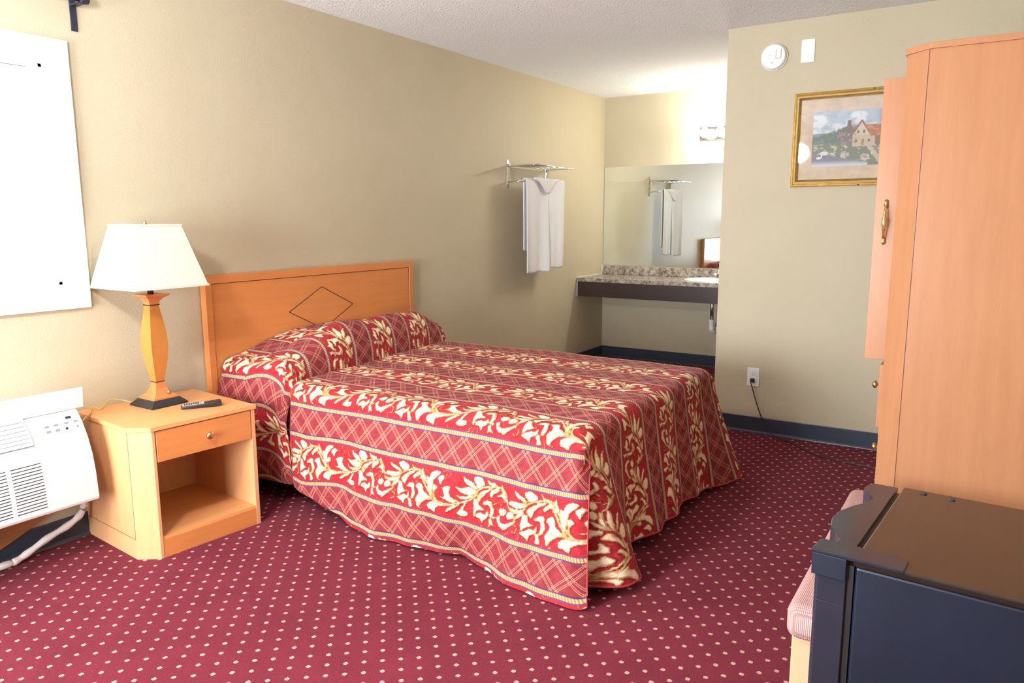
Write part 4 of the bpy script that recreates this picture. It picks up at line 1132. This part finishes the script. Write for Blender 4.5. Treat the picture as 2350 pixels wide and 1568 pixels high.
for x in (.04, FWD-.04):
    for y in (-.10, -FD+.04):
        bm = B(); cyl(bm, (x, y, 0), (x, y, .03), .016, 12); finish('foot', bm, M['black'], rf)

# round ceiling lamp behind the camera (its reflection shows in the glass of the picture)
gl = thing('pendant_globe', 'round white glass globe lamp hanging from the ceiling near the front window', 'ceiling light', (.50, -1.28, HC))
bm = B(); lathe(bm, [(.06, 0), (.06, -.012), (.02, -.03), (.008, -.032), (.008, -.29), (.03, -.295), (.03, -.315)], 24); finish('stem', bm, M['brass'], gl, True)
bm = B(); bmesh.ops.create_uvsphere(bm, u_segments=28, v_segments=18, radius=.10)
for v in bm.verts: v.co = v.co+Vector((0, 0, -.41))
finish('globe', bm, M['globe'], gl, True)

# ------------------------------------------------------------------ light
def area(name, loc, rot, sx, sy, power, col=(1, 1, 1)):
    l = bpy.data.lights.new(name, 'AREA'); l.shape = 'RECTANGLE'; l.size = sx; l.size_y = sy; l.energy = power; l.color = col
    o = bpy.data.objects.new(name, l); COL.objects.link(o); o.location = loc; o.rotation_euler = rot; return o
# daylight pouring through the large front window and the bed-wall window
area('daylight_front_window', (XF-.25, (FY0+FY1)/2, (FZ0+FZ1)/2), (0, math.radians(-90), 0), 1.4, 1.8, 265, (.87, .945, 1.0))
area('daylight_side_window', ((WX0+WX1)/2, .35, (WZ0+WZ1)/2+.05), (math.radians(-90), 0, 0), 1.15, 1.0, 120, (.95, .98, 1.0))
for k in range(4):
    l = bpy.data.lights.new('globe_light', 'POINT'); l.energy = 7; l.color = (1, .95, .84); l.shadow_soft_size = .042
    o = bpy.data.objects.new('globe_light', l); COL.objects.link(o); o.location = (XB-.145, -1.195+.205-k*.1367, 2.057)
wd = bpy.data.worlds.new('sky'); scn.world = wd; wd.use_nodes = True
nt = wd.node_tree; bg = nt.nodes['Background']
sky = nt.nodes.new('ShaderNodeTexSky'); sky.sky_type = 'HOSEK_WILKIE'; sky.turbidity = 6; sky.sun_direction = (-.6, .3, .75)
mx = nt.nodes.new('ShaderNodeMix'); mx.data_type = 'RGBA'; mx.inputs[0].default_value = .6
nt.links.new(sky.outputs[0], mx.inputs[6]); mx.inputs[7].default_value = (1, 1, 1, 1)
nt.links.new(mx.outputs[2], bg.inputs[0]); bg.inputs[1].default_value = 2.2
bm = B(); box(bm, -14, -1.6, -12, 10, -.2, -.12); structure(finish('ground', bm, M['outside']))

# ------------------------------------------------------------------ camera
f_, yaw, pitch, roll = 1724.39, .5696, .1617, -.0033
cam = bpy.data.cameras.new('camera'); cam.sensor_width = 36; cam.lens = f_/2350*36; cam.clip_start = .02
co_ = bpy.data.objects.new('camera', cam); COL.objects.link(co_)
fv = Vector((math.cos(pitch)*math.cos(yaw), math.cos(pitch)*math.sin(yaw), -math.sin(pitch)))
s = fv.cross(Vector((0, 0, 1))).normalized(); u = s.cross(fv)
s2 = math.cos(roll)*s+math.sin(roll)*u; u2 = -math.sin(roll)*s+math.cos(roll)*u
R_ = Matrix((s2, u2, -fv)).transposed()
co_.matrix_world = Matrix.Translation((0, -3.1843, 1.3295)) @ R_.to_4x4()
scn.camera = co_
scn.view_settings.view_transform = 'Standard'; scn.view_settings.look = 'None'
scn.view_settings.exposure = 0.42; scn.view_settings.gamma = 1
